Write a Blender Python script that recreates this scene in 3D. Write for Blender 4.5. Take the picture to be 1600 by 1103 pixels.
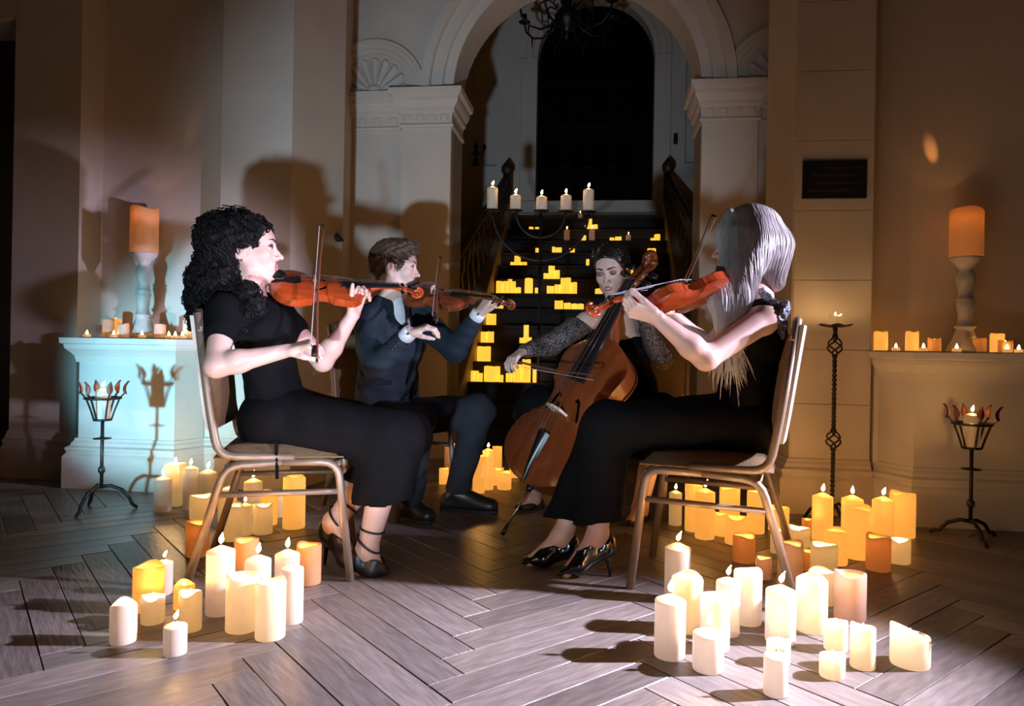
import bpy, math, random
import numpy as np
from mathutils import Vector, Matrix
random.seed(7); rng = np.random.default_rng(7)
S = bpy.context.scene; COL = S.collection
for o in list(bpy.data.objects): bpy.data.objects.remove(o)
# ---------------------------------------------------------------- camera, world, lights, exposure
FPX, HC, ROLL, HOR = 1120.0, 0.83, math.radians(1.0), 10.5      # focal length in px of a 1600 frame, eye height
cd = bpy.data.cameras.new('camera'); cam = bpy.data.objects.new('camera', cd); COL.objects.link(cam)
cd.sensor_width = 36; cd.lens = FPX/1600*36; cd.shift_y = -HOR/1600; cd.clip_start = .05
cam.matrix_world = Matrix.Translation((0, 0, HC)) @ Matrix.Rotation(-ROLL, 4, 'Y') @ Matrix.Rotation(math.pi/2, 4, 'X')
S.camera = cam
w = bpy.data.worlds.new('night'); S.world = w; w.use_nodes = True
w.node_tree.nodes['Background'].inputs[0].default_value = (.30, .22, .20, 1)
w.node_tree.nodes['Background'].inputs[1].default_value = .012
def spot(name, loc, tgt, energy, color, angle, blend=.6, size=.05):
    l = bpy.data.lights.new(name, 'SPOT'); l.energy = energy; l.color = color
    l.spot_size = math.radians(angle); l.spot_blend = blend; l.shadow_soft_size = size
    o = bpy.data.objects.new(name, l); COL.objects.link(o); o.location = loc
    o.rotation_euler = (Vector(tgt)-Vector(loc)).to_track_quat('-Z', 'Y').to_euler(); return o
spot('stage_spot_right', (2.7, 2.0, 1.5), (.05, 1.72, .0), 1150, (.82, .78, 1.0), 39, 1, .04)
spot('added_spot_right_high', (2.75, 2.25, 1.55), (.66, 2.58, 1.16), 380, (.76, .70, 1.0), 40, 1, .04)  # extra lamp added to brighten the platinum-haired violinist and those behind her
spot('stage_spot_front', (1.7, .25, .32), (-.74, 2.72, .76), 330, (.82, .70, 1.0), 21, 1, .04)
spot('stage_spot_left', (-2.1, .9, .3), (-1.93, 4.05, .62), 360, (.27, .74, 1.0), 27, .9, .05)
spot('stage_spot_floor', (-.45, -.2, .22), (-.28, 4.6, 1.58), 255, (.60, .80, 1.0), 47, 1, .05)
S.view_settings.view_transform = 'Standard'; S.view_settings.look = 'None'
S.view_settings.exposure = 1.0; S.view_settings.gamma = 1; S.view_settings.use_curve_mapping = False
try:
    S.cycles.use_denoising = True; S.cycles.max_bounces = 8; S.cycles.diffuse_bounces = 4
    S.cycles.transmission_bounces = 6; S.cycles.sample_clamp_indirect = 3; S.cycles.use_light_tree = True
    S.cycles.caustics_reflective = False; S.cycles.caustics_refractive = False
except Exception: pass
# ---------------------------------------------------------------- measuring helpers
def uv(px, py):
    u0, v0 = px-800, py-551.5; c, s = math.cos(ROLL), math.sin(ROLL)
    return u0*c+v0*s, -u0*s+v0*c+HOR
def at(px, py, Y):
    u, v = uv(px, py); return np.array([u/FPX*Y, Y, HC-v/FPX*Y])
def fl(px, py):
    u, v = uv(px, py); Y = FPX*HC/v; return np.array([u/FPX*Y, Y, 0.])
def proj(p):
    u, v = p[0]/p[1]*FPX, (HC-p[2])/p[1]*FPX-HOR; c, s = math.cos(ROLL), math.sin(ROLL)
    return u*c-v*s+800, u*s+v*c+551.5
TH = math.radians(7); CT, ST = math.cos(TH), math.sin(TH)       # the hall is turned 7 degrees to the camera
def W(s, d, z): return (s*CT+d*ST, -s*ST+d*CT, z)
def sp(px, d, py=400):
    u = uv(px, py)[0]/FPX; Y = d/(u*ST+CT); return Y*(u*CT-ST)
def zp(py, px, d):
    u, v = uv(px, py); Y = d/(u/FPX*ST+CT); return HC-v/FPX*Y
def nrm(v): v = np.asarray(v, float); return v/np.linalg.norm(v)
# ---------------------------------------------------------------- object helpers
WPAR = {}
def thing(name, label, cat, loc=(0, 0, 0), group=None, mat=None):
    o = bpy.data.objects.new(name, None); COL.objects.link(o); o.empty_display_size = .05
    if mat is not None: o.matrix_world = mat
    else: o.location = tuple(float(c) for c in loc); WPAR[o.name] = Matrix.Translation(-o.location)   # parts are given in world coordinates
    tag(o, label, cat, group); return o
def tag(o, label=None, cat=None, group=None, kind=None):
    if label: o['label'] = label
    if cat: o['category'] = cat
    if group: o['group'] = group
    if kind: o['kind'] = kind
    return o
class MB:
    def __init__(s): s.v = []; s.f = []; s.m = []
    def add(s, v, f, m=0):
        n = len(s.v); s.v += [tuple(map(float, p)) for p in v]; s.f += [tuple(int(i)+n for i in q) for q in f]; s.m += [m]*len(f); return s
    def box(s, x0, x1, y0, y1, z0, z1, T=None):
        v = [(x, y, z) for z in (z0, z1) for y in (y0, y1) for x in (x0, x1)]
        if T: v = [T(*p) for p in v]
        return s.add(v, [(0, 2, 3, 1), (4, 5, 7, 6), (0, 1, 5, 4), (2, 6, 7, 3), (0, 4, 6, 2), (1, 3, 7, 5)])
    def prism(s, poly, z0, z1, T=None):
        n = len(poly); v = [(a, b, z0) for a, b in poly]+[(a, b, z1) for a, b in poly]
        if T: v = [T(*p) for p in v]
        f = [tuple(range(n))[::-1], tuple(range(n, 2*n))]+[(i, (i+1) % n, n+(i+1) % n, n+i) for i in range(n)]
        return s.add(v, f)
    def tube(s, pts, r, seg=8, cap=True, flat=None):
        pts = [np.asarray(p, float) for p in pts]; n = len(pts)
        rr = [r]*n if np.isscalar(r) else list(r)
        t0 = nrm(pts[1]-pts[0]); ref = np.array([0, 0, 1.]) if abs(t0[2]) < .9 else np.array([1., 0, 0])
        a = nrm(np.cross(t0, ref)); v = []
        for i in range(n):
            t = nrm(pts[min(i+1, n-1)]-pts[max(i-1, 0)]); a = a-t*np.dot(a, t); a = nrm(a); b = np.cross(t, a)
            for k in range(seg):
                an = 2*math.pi*(k+.5)/seg; v.append(pts[i]+rr[i]*(a*math.cos(an)+b*math.sin(an)*(flat or 1)))
        f = [(i*seg+k, i*seg+(k+1) % seg, (i+1)*seg+(k+1) % seg, (i+1)*seg+k) for i in range(n-1) for k in range(seg)]
        if cap: f += [tuple(range(seg))[::-1], tuple(range((n-1)*seg, n*seg))]
        return s.add(v, f)
    def lathe(s, prof, seg=16, c=(0, 0, 0), wob=None):
        v = []; n = len(prof)
        for i, (r, z) in enumerate(prof):
            for k in range(seg):
                an = 2*math.pi*k/seg; zz = z+(wob(i, an) if wob else 0)
                v.append((c[0]+r*math.cos(an), c[1]+r*math.sin(an), c[2]+zz))
        f = [(i*seg+k, i*seg+(k+1) % seg, (i+1)*seg+(k+1) % seg, (i+1)*seg+k) for i in range(n-1) for k in range(seg)]
        return s.add(v, f)
    def grid(s, P):                                    # P: rows x cols x 3
        r, c = len(P), len(P[0]); v = [p for row in P for p in row]
        return s.add(v, [(i*c+j, i*c+j+1, (i+1)*c+j+1, (i+1)*c+j) for i in range(r-1) for j in range(c-1)])
    def ball(s, c, rad, ax=None, n=10):
        ax = np.eye(3) if ax is None else np.asarray(ax); rad = np.ones(3)*rad
        P = [[np.asarray(c)+(ax.T @ (rad*np.array([math.sin(a)*math.cos(b), math.sin(a)*math.sin(b), math.cos(a)]))) for b in np.linspace(0, 2*math.pi, n*2+1)] for a in np.linspace(.02, math.pi-.02, n+1)]
        return s.grid(P)
    def build(s, name, mat, parent=None, smooth=False, bevel=0):
        me = bpy.data.meshes.new(name); me.from_pydata(s.v, [], s.f)
        for m in (mat if isinstance(mat, (list, tuple)) else [mat]): me.materials.append(m)
        if any(s.m): me.polygons.foreach_set('material_index', s.m)
        if smooth: me.polygons.foreach_set('use_smooth', [True]*len(me.polygons))
        me.update(); return link(name, me, parent, bevel)
def link(name, me, parent=None, bevel=0):
    o = bpy.data.objects.new(name, me); COL.objects.link(o)
    if parent:
        o.parent = parent
        if parent.name in WPAR: o.matrix_parent_inverse = WPAR[parent.name]
    if bevel:
        b = o.modifiers.new('bevel', 'BEVEL'); b.width = bevel; b.segments = 2; b.limit_method = 'ANGLE'; b.angle_limit = .6
    return o
def struct(o): o['kind'] = 'structure'; return o
# ---------------------------------------------------------------- materials
def mat(name, col, rough=.6, metal=0, noise=None, bump=0, bscale=40, coat=0, spec=.5, sss=0, col2=None, stretch=None, emit=None, trans=0, objrand=0, coord='Object'):
    m = bpy.data.materials.new(name); m.use_nodes = True; nt = m.node_tree; N = nt.nodes; L = nt.links
    b = N['Principled BSDF']; b.inputs['Roughness'].default_value = rough; b.inputs['Metallic'].default_value = metal
    b.inputs['Base Color'].default_value = (*col, 1); b.inputs['Specular IOR Level'].default_value = spec
    b.inputs['Coat Weight'].default_value = coat; b.inputs['Coat Roughness'].default_value = .12
    if sss: b.inputs['Subsurface Weight'].default_value = sss; b.inputs['Subsurface Radius'].default_value = (.02, .008, .004); b.inputs['Subsurface Scale'].default_value = .5
    tc = N.new('ShaderNodeTexCoord'); mp = N.new('ShaderNodeMapping'); L.new(tc.outputs[coord], mp.inputs[0])
    if stretch: mp.inputs['Scale'].default_value = stretch
    if noise:
        n = N.new('ShaderNodeTexNoise'); n.inputs['Scale'].default_value = noise; n.inputs['Detail'].default_value = 5; L.new(mp.outputs[0], n.inputs['Vector'])
        r = N.new('ShaderNodeValToRGB'); r.color_ramp.elements[0].position = .3; r.color_ramp.elements[1].position = .7
        c2 = col2 or tuple(c*.82 for c in col); r.color_ramp.elements[0].color = (*c2, 1); r.color_ramp.elements[1].color = (*col, 1)
        L.new(n.outputs[0], r.inputs[0]); out = r.outputs[0]
        if objrand:
            oi = N.new('ShaderNodeObjectInfo'); hs = N.new('ShaderNodeHueSaturation'); ma = N.new('ShaderNodeMapRange')
            ma.inputs['To Min'].default_value = 1-objrand; ma.inputs['To Max'].default_value = 1+objrand
            L.new(oi.outputs['Random'], ma.inputs[0]); L.new(ma.outputs[0], hs.inputs['Value']); L.new(out, hs.inputs['Color']); out = hs.outputs[0]
        L.new(out, b.inputs['Base Color'])
    if bump:
        n2 = N.new('ShaderNodeTexNoise'); n2.inputs['Scale'].default_value = bscale; n2.inputs['Detail'].default_value = 4; L.new(mp.outputs[0], n2.inputs['Vector'])
        bp = N.new('ShaderNodeBump'); bp.inputs['Strength'].default_value = bump; bp.inputs['Distance'].default_value = .01
        L.new(n2.outputs[0], bp.inputs['Height']); L.new(bp.outputs[0], b.inputs['Normal'])
    if emit: b.inputs['Emission Color'].default_value = (*emit[0], 1); b.inputs['Emission Strength'].default_value = emit[1]
    if trans:
        t = N.new('ShaderNodeBsdfTranslucent'); t.inputs[0].default_value = (*[min(1, c) for c in col], 1)
        mx = N.new('ShaderNodeMixShader'); mx.inputs[0].default_value = trans
        L.new(b.outputs[0], mx.inputs[1]); L.new(t.outputs[0], mx.inputs[2]); L.new(mx.outputs[0], N['Material Output'].inputs[0])
    return m
M = {}
M['stone'] = mat('cream_painted_stone', (.66, .58, .50), .75, noise=2.2, col2=(.58, .50, .43), bump=.12, bscale=30)
M['stone2'] = mat('plinth_stone', (.70, .66, .60), .7, noise=3, col2=(.60, .56, .51), bump=.15, bscale=25)
M['stair'] = mat('dark_stair_carpet', (.018, .014, .013), .85, noise=30)
M['railwood'] = mat('dark_carved_wood', (.045, .028, .02), .45, noise=25, bump=.9, bscale=30)
M['stringer'] = mat('tan_stone', (.34, .25, .17), .7, noise=5)
M['black'] = mat('night_glass', (.004, .004, .005), .25, spec=.1, noise=4, col2=(.003, .003, .004))
M['plaque'] = mat('black_slate', (.012, .012, .014), .45, noise=20)
M['plaquetext'] = mat('worn_engraving', (.05, .045, .04), .6, noise=60)
M['iron'] = mat('wrought_iron', (.035, .032, .032), .42, metal=.7, noise=30, bump=.3, bscale=90)
M['rust'] = mat('rusty_leaf_iron', (.16, .05, .035), .55, metal=.4, noise=30)
M['silverpaint'] = mat('chipped_white_paint', (.62, .60, .57), .5, noise=14, col2=(.42, .40, .38), bump=.25, bscale=40)
M['plank'] = mat('oak_plank', (.22, .185, .17), .36, noise=2.2, col2=(.13, .105, .095), stretch=(4, 26, 8), bump=.18, bscale=3, objrand=.30)
nt = M['plank'].node_tree; vt = nt.nodes.new('ShaderNodeVectorTransform'); vt.vector_type = 'VECTOR'; vt.convert_from = 'OBJECT'; vt.convert_to = 'WORLD'; vt.inputs[0].default_value = (1, 0, 0)
pb_ = nt.nodes['Principled BSDF']; nt.links.new(vt.outputs[0], pb_.inputs['Tangent']); pb_.inputs['Anisotropic'].default_value = .75      # brushed grain sheen along each plank
M['planksub'] = mat('floor_joint', (.03, .022, .018), .8, noise=8)
M['frame'] = mat('champagne_metal_tube', (.33, .245, .175), .46, metal=.45, noise=30)
M['seat'] = mat('olive_gold_upholstery', (.20, .125, .055), .85, noise=70, bump=.3, bscale=200)
M['cream_panel'] = mat('cream_vinyl_back', (.62, .56, .48), .5, noise=12)
M['skin'] = mat('skin', (.66, .42, .335), .46, noise=18, col2=(.60, .365, .29), sss=.12, spec=.4)
M['skinpale'] = mat('pale_skin', (.70, .47, .39), .46, noise=18, col2=(.63, .41, .33), sss=.12, spec=.4)
M['lash'] = mat('black_lashes', (.012, .009, .009), .8, noise=90)
M['lips'] = mat('rose_lips', (.46, .15, .15), .45, noise=40)
M['lid'] = mat('smoky_eyelid', (.22, .12, .11), .5, noise=40)
M['eyew'] = mat('eye_white', (.75, .72, .70), .25, noise=40)
M['iris'] = mat('dark_iris', (.02, .012, .01), .2, noise=40)
M['teeth'] = mat('teeth', (.8, .76, .7), .3, noise=30)
M['brow'] = mat('dark_brow_hair', (.03, .018, .014), .8, noise=90)
M['browb'] = mat('light_brow_hair', (.16, .09, .05), .8, noise=90)
M['hairblack'] = mat('black_curls', (.010, .008, .008), .6, noise=60, spec=.15)
M['hairdark'] = mat('dark_brown_hair', (.013, .008, .007), .38, noise=60)
M['hairbrown'] = mat('brown_wavy_hair', (.13, .075, .04), .55, noise=60, col2=(.06, .034, .02))
M['hairsilver'] = mat('platinum_blonde_hair', (.64, .60, .57), .40, noise=70, col2=(.46, .42, .39), stretch=(1, 1, .15))
M['blackcloth'] = mat('black_fabric', (.006, .006, .0065), .9, noise=60, spec=.06, bump=.4, bscale=14)
M['blackcloth2'] = mat('black_crepe', (.0065, .006, .0065), .9, noise=60, spec=.06, bump=.4, bscale=12)
M['sequin'] = mat('silver_black_sequins', (.30, .32, .36), .25, metal=.6, noise=140, col2=(.01, .01, .012), bump=.8, bscale=160)
M['suit'] = mat('dark_navy_wool', (.016, .024, .034), .8, noise=120, spec=.2, bump=.3, bscale=18)
M['suittrouser'] = mat('charcoal_wool', (.028, .029, .036), .8, noise=120, spec=.2, bump=.3, bscale=15)
M['shirt'] = mat('white_cotton', (.75, .76, .80), .7, noise=20)
M['patent'] = mat('black_patent_leather', (.006, .006, .007), .12, noise=20, coat=1)
M['leather'] = mat('black_leather', (.014, .012, .011), .4, noise=40)
M['varnish'] = mat('red_orange_varnish', (.44, .065, .013), .26, noise=3, col2=(.28, .034, .008), stretch=(2, 14, 2), coat=.6)
M['varnishb'] = mat('brown_red_varnish', (.22, .050, .016), .28, noise=3, col2=(.12, .026, .010), stretch=(2, 14, 2), coat=.6)
M['cellov'] = mat('cello_amber_varnish', (.22, .048, .010), .30, noise=2.5, col2=(.12, .024, .006), stretch=(1, 9, 1), coat=.6)
M['ebony'] = mat('ebony', (.010, .008, .008), .3, noise=30)
M['void'] = mat('sound_hole_dark', (.003, .002, .002), 1, noise=20, spec=0)
M['maple'] = mat('pale_maple_bridge', (.66, .54, .40), .5, noise=30)
M['string'] = mat('steel_string', (.5, .5, .5), .3, metal=1, noise=30)
M['bowwood'] = mat('bow_wood', (.16, .055, .03), .4, noise=30)
M['bowhair'] = mat('white_horsehair', (.75, .70, .62), .5, noise=90)
M['chrome'] = mat('steel_endpin', (.6, .6, .6), .2, metal=1, noise=30)
M['gold'] = mat('gold_earring', (.8, .5, .12), .25, metal=1, noise=30)
WAX = {'white': ((.86, .78, .68), .45, ((1, .62, .28), .03)), 'ivory': ((.90, .80, .62), .5, ((1, .62, .24), .16)),
       'gold': ((.86, .56, .16), .5, ((1, .53, .11), .45)), 'orange': ((.88, .60, .34), .5, ((1, .42, .10), .06)), 'pink': ((.86, .66, .55), .5, ((1, .48, .2), .05))}
for k, (c, t, e) in WAX.items(): M['wax_'+k] = mat(k+'_wax', c, .45, noise=12, trans=t, emit=e, spec=.35)
M['wax_stair'] = mat('lit_yellow_led_wax', (.86, .60, .14), .5, noise=40, col2=(.8, .5, .1), emit=((1, .50, .045), .62))
M['flame'] = mat('candle_flame', (.0, .0, .0), 1, emit=((1, .50, .145), 105))
M['led'] = mat('led_flame', (.0, .0, .0), 1, emit=((1, .46, .10), 330))
M['ledw'] = mat('warm_white_led_flame', (.0, .0, .0), 1, emit=((1, .60, .24), 560))
M['flame_small'] = mat('small_flame', (.0, .0, .0), 1, emit=((1, .48, .13), 24))
M['led_big'] = mat('soft_led_flame', (.0, .0, .0), 1, emit=((1, .46, .10), 150))
M['wick'] = mat('burnt_wick', (.02, .015, .012), .9, noise=40)
# lace: black net with lighter skin showing through
def lace():
    m = mat('black_lace_over_skin', (.02, .02, .02), .7); nt = m.node_tree; N = nt.nodes; L = nt.links
    tc = N.new('ShaderNodeTexCoord'); v = N.new('ShaderNodeTexVoronoi'); v.feature = 'DISTANCE_TO_EDGE'; v.inputs['Scale'].default_value = 60
    n = N.new('ShaderNodeTexNoise'); n.inputs['Scale'].default_value = 30; mx = N.new('ShaderNodeMixRGB'); mx.inputs[0].default_value = .09
    L.new(tc.outputs['Object'], n.inputs[0]); L.new(tc.outputs['Object'], mx.inputs[1]); L.new(n.outputs['Color'], mx.inputs[2]); L.new(mx.outputs[0], v.inputs[0])
    r = N.new('ShaderNodeValToRGB'); r.color_ramp.elements[0].position = .10; r.color_ramp.elements[1].position = .17
    r.color_ramp.elements[0].color = (.012, .012, .013, 1); r.color_ramp.elements[1].color = (.17, .115, .105, 1)
    L.new(v.outputs[0], r.inputs[0]); L.new(r.outputs[0], N['Principled BSDF'].inputs['Base Color']); return m
M['lace'] = lace()
# ================================================================ THE HALL
def moulding(name, line, prof, m, parent=None):
    """sweep a profile [(out, z)] along a plan polyline [(s, d)]; out points to the viewer side"""
    pts = [np.array(p, float) for p in line]; n = len(pts); offs = []
    for i in range(n):
        es = []
        if i > 0: es.append(nrm(pts[i]-pts[i-1]))
        if i < n-1: es.append(nrm(pts[i+1]-pts[i]))
        ns = [np.array([e[1], -e[0]]) for e in es]; a = nrm(sum(ns)); offs.append(a/max(.35, np.dot(a, ns[0])))
    P = [[W(pts[i][0]+offs[i][0]*o, pts[i][1]+offs[i][1]*o, z) for o, z in prof] for i in range(n)]
    b = MB().grid(P); k = len(prof)
    b.f.append(tuple(range(k))); b.f.append(tuple(range((n-1)*k, n*k))[::-1]); b.m += [0, 0]
    return b.build(name, m, parent)
ZT = 4.6
wl = [(-3.51, 3.9), (-3.076, 3.9), (-3.076, 4.1), (-2.172, 4.1), (-2.172, 3.87), (-1.749, 3.87), (-1.64, 4.4)]
wr = [(.961, 4.4), (.983, 3.87), (1.38, 3.87), (1.38, 4.1), (2.75, 4.1), (2.75, 3.9), (3.4, 3.9)]
b = MB(); b.prism(wl+[(-1.9, 4.4), (-1.9, 5.6), (-3.51, 5.6)], 0, ZT, W); wall_left = struct(b.build('wall_left', M['stone']))
b = MB(); b.prism([(1.25, 5.6), (1.25, 4.4)]+wr+[(3.4, 5.6)], 0, ZT, W); wall_right = struct(b.build('wall_right', M['stone']))
b = MB(); b.prism([(-4.9, 3.9), (-4.45, 3.9), (-4.45, 5.6), (-4.9, 5.6)], 0, ZT, W); b.prism([(-4.46, 3.9), (-3.50, 3.9), (-3.5, 4.2), (-4.46, 4.2)], 2.75, ZT, W); struct(b.build('wall_far_left', M['stone']))
b = MB(); b.prism([(-4.46, 4.5), (-3.5, 4.5), (-3.5, 4.58), (-4.46, 4.58)], 0, 2.75, W); d1 = struct(b.build('door_1', M['railwood']))
for k in range(2):
    for z0, z1 in ((.25, 1.1), (1.25, 2.55)):
        q = MB(); q.box(-4.4+k*.46, -4.02+k*.46, 4.485, 4.5, z0, z1, W); q.build('door_panel', M['railwood'], d1, bevel=.006)
for z0, z1 in ((.28, .56), (.56, .842), (.842, 1.20), (1.20, 1.56), (1.56, 1.92), (1.92, 2.28), (2.28, 2.64), (2.64, 3.0), (3.0, 3.36)):
    q = MB(); q.box(.990, 1.374, 3.864, 3.872, z0+.0015, z1-.0015, W); q.build('stone_block', M['stone'], wall_right, bevel=.002)
BASE = [(0, 0), (.06, 0), (.06, .175), (.05, .19), (.045, .19), (.045, .205), (.05, .215), (.05, .225), (.03, .235), (.025, .25), (.015, .262), (.012, .275), (0, .275)]
struct(moulding('baseboard_left', [wl[0], wl[1], (-3.076, 4.06)], BASE, M['stone']))
struct(moulding('baseboard_left_pier', [(-2.26, 3.87), wl[5], wl[6]], BASE, M['stone']))
struct(moulding('baseboard_right', [wr[0], wr[1], wr[2]], BASE, M['stone']))
CORN = [(0, .70), (.012, .70), (.015, .715), (.02, .735), (.035, .755), (.055, .775), (.06, .79), (.06, .80), (.075, .805), (.078, .835), (.0, .838)]
def plinth(name, line, back, label):
    t = thing(name, label, 'plinth', W(line[0][0], line[0][1], 0))
    b = MB(); b.prism(line+back, 0, .835, W); b.build('body', M['stone2'], t)
    moulding('base_moulding', line, BASE, M['stone2'], t); moulding('cornice', line, CORN, M['stone2'], t)
    b = MB(); b.prism(line+back, .8355, .842, W); b.build('top_slab', M['stone2'], t)
    return t
PLZ = .842
plinth('stone_plinth', [(-2.96, 4.085), (-2.90, 3.70), (-2.324, 3.70), (-2.25, 3.865)], [(-2.25, 3.88), (-2.19, 3.88), (-2.19, 4.085)], 'cyan-lit stone plinth at left carrying candles and a white candlestick')
plinth('stone_plinth', [(1.42, 3.865), (1.523, 3.70), (2.64, 3.70), (2.7, 4.085)], [(1.40, 4.085), (1.40, 3.88)], 'dim stone plinth at right carrying small candles and a white candlestick')
# ceiling and floor base
b = MB(); b.box(-5.5, 5.5, -1.5, 5.6, ZT, ZT+.1, W); struct(b.build('ceiling', M['stone']))
# ---- floor: herringbone planks
fb = MB(); fb.box(-6, 6, -2, 10.2, -.06, -.008, W); floor = struct(fb.build('floor', M['planksub']))
PW, PLN = .105, .735
aa = math.radians(7)
dA = np.array([math.sin(math.radians(45)+aa), math.cos(math.radians(45)+aa)]); dB = np.array([-math.sin(math.radians(45)-aa), math.cos(math.radians(45)-aa)])
g = .0010; pm = MB(); c = .0016
pm.add([(-PLN/2+g, -PW/2+g, -.02), (PLN/2-g, -PW/2+g, -.02), (PLN/2-g, PW/2-g, -.02), (-PLN/2+g, PW/2-g, -.02),
        (-PLN/2+g, -PW/2+g, -c), (PLN/2-g, -PW/2+g, -c), (PLN/2-g, PW/2-g, -c), (-PLN/2+g, PW/2-g, -c),
        (-PLN/2+g+c, -PW/2+g+c, 0), (PLN/2-g-c, -PW/2+g+c, 0), (PLN/2-g-c, PW/2-g-c, 0), (-PLN/2+g+c, PW/2-g-c, 0)],
       [(8, 9, 10, 11)]+[(i, (i+1) % 4, 4+(i+1) % 4, 4+i) for i in range(4)]+[(4+i, 4+(i+1) % 4, 8+(i+1) % 4, 8+i) for i in range(4)])
pme = bpy.data.meshes.new('plank'); pme.from_pydata(pm.v, [], pm.f); pme.materials.append(M['plank'])
anch = np.array([-.189, 1.747])            # a plank corner measured in the photograph
spots = []
for i in range(-75, 76):
    for j in range(-11, 12):
        o = (i*PW+j*PLN, i*PW-j*PLN)
        for kind in (0, 1):
            ca, cb = (o[0]+PLN/2, o[1]-PW/2) if kind == 0 else (o[0]+PLN+PW/2, o[1]-PLN/2)
            p = anch+dA*ca+dB*cb
            dd = p[0]*ST+p[1]*CT; ss = p[0]*CT-p[1]*ST
            if p[1] < .9 or p[1] > 6.2 or abs(p[0]) > 4.6 or dd > 5.75 or (dd > 4.05 and not -2 < ss < 1.3): continue
            vis = p[1] > 1.3 and abs(p[0])/p[1] < .83
            spots.append((p[1]+(0 if vis else 50), p, kind))
spots.sort(key=lambda q: q[0]); rest = MB()
for n, (_, p, kind) in enumerate(spots):
    d = dA if kind == 0 else dB; an = math.atan2(d[1], d[0])+(math.pi if rng.random() < .5 else 0)
    if n < 300:
        o = bpy.data.objects.new('plank', pme); COL.objects.link(o); o.parent = floor
        o.location = (p[0], p[1], rng.uniform(-.0012, .0006)); o.rotation_euler = (rng.uniform(-.0015, .0015), 0, an)
    else:
        ca, sa = math.cos(an), math.sin(an); rest.add([(p[0]+x*ca-y*sa, p[1]+x*sa+y*ca, z) for x, y, z in pm.v], pm.f)
o = rest.build('planks', M['plank'], floor); o['kind'] = 'stuff'
# ---- arch wall
AC, AR, ASP, AD = -.2155, .905, 2.715, 5.2
def arcpts(c, r, z, n=28): return [(c-r*math.cos(math.pi*k/n), z+r*math.sin(math.pi*k/n)) for k in range(n+1)]
def holed_wall(name, s0, s1, z1, c, r, zs, z0, d0, d1, m):
    """wall from s0..s1 with a round headed opening, thickness d0..d1"""
    b = MB(); arc = arcpts(c, r, zs); jl = [(c-r, z0)]+arc+[(c+r, z0)]; v = []; f = []
    top = [(max(s0, min(s1, x)), z1) for x, z in jl]
    for d in (d0, d1):
        v += [W(x, d, z) for x, z in jl]+[W(x, d, z) for x, z in top]
    n = len(jl)
    for o in (0, 2*n):
        f += [(o+i, o+i+1, o+n+i+1, o+n+i) for i in range(n-1)]
    f += [(i, i+1, 2*n+i+1, 2*n+i) for i in range(n-1)]
    b.add(v, f)
    b.box(s0, c-r, d0, d1, 0, z1, W); b.box(c+r, s1, d0, d1, 0, z1, W)
    if z0 > 0: b.box(c-r, c+r, d0, d1, 0, z0, W)
    return struct(b.build(name, m))
holed_wall('wall_arch', -1.9, 1.26, ZT, AC, AR, ASP, 0, AD+.06, AD+.42, M['stone'])
def arc_trim(name, c, z, r0, r1, d, steps, m, parent=None, n=40):
    b = MB()
    P = []
    prof = [(r0, d+.05), (r0, d-steps[0]), (r0+(r1-r0)*.30, d-steps[0]), (r0+(r1-r0)*.33, d-steps[1]), (r0+(r1-r0)*.68, d-steps[1]), (r0+(r1-r0)*.72, d-steps[2]), (r1, d-steps[2]), (r1, d+.05)]
    for k in range(n+1):
        a = math.pi*k/n; P.append([W(c-r*math.cos(a), dd, z+r*math.sin(a)) for r, dd in prof])
    o = b.grid(P).build(name, m, parent); return o
struct(arc_trim('trim_1', AC, ASP, AR-.002, AR+.235, AD+.06, (.02, .05, .085), M['stone']))
CAP = [(0, 2.44), (.015, 2.44), (.02, 2.46), (.008, 2.475), (.008, 2.54), (.02, 2.55), (.03, 2.56), (.03, 2.585), (.05, 2.61), (.06, 2.63), (.06, 2.66), (.085, 2.675), (.09, 2.715), (0, 2.715)]
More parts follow.
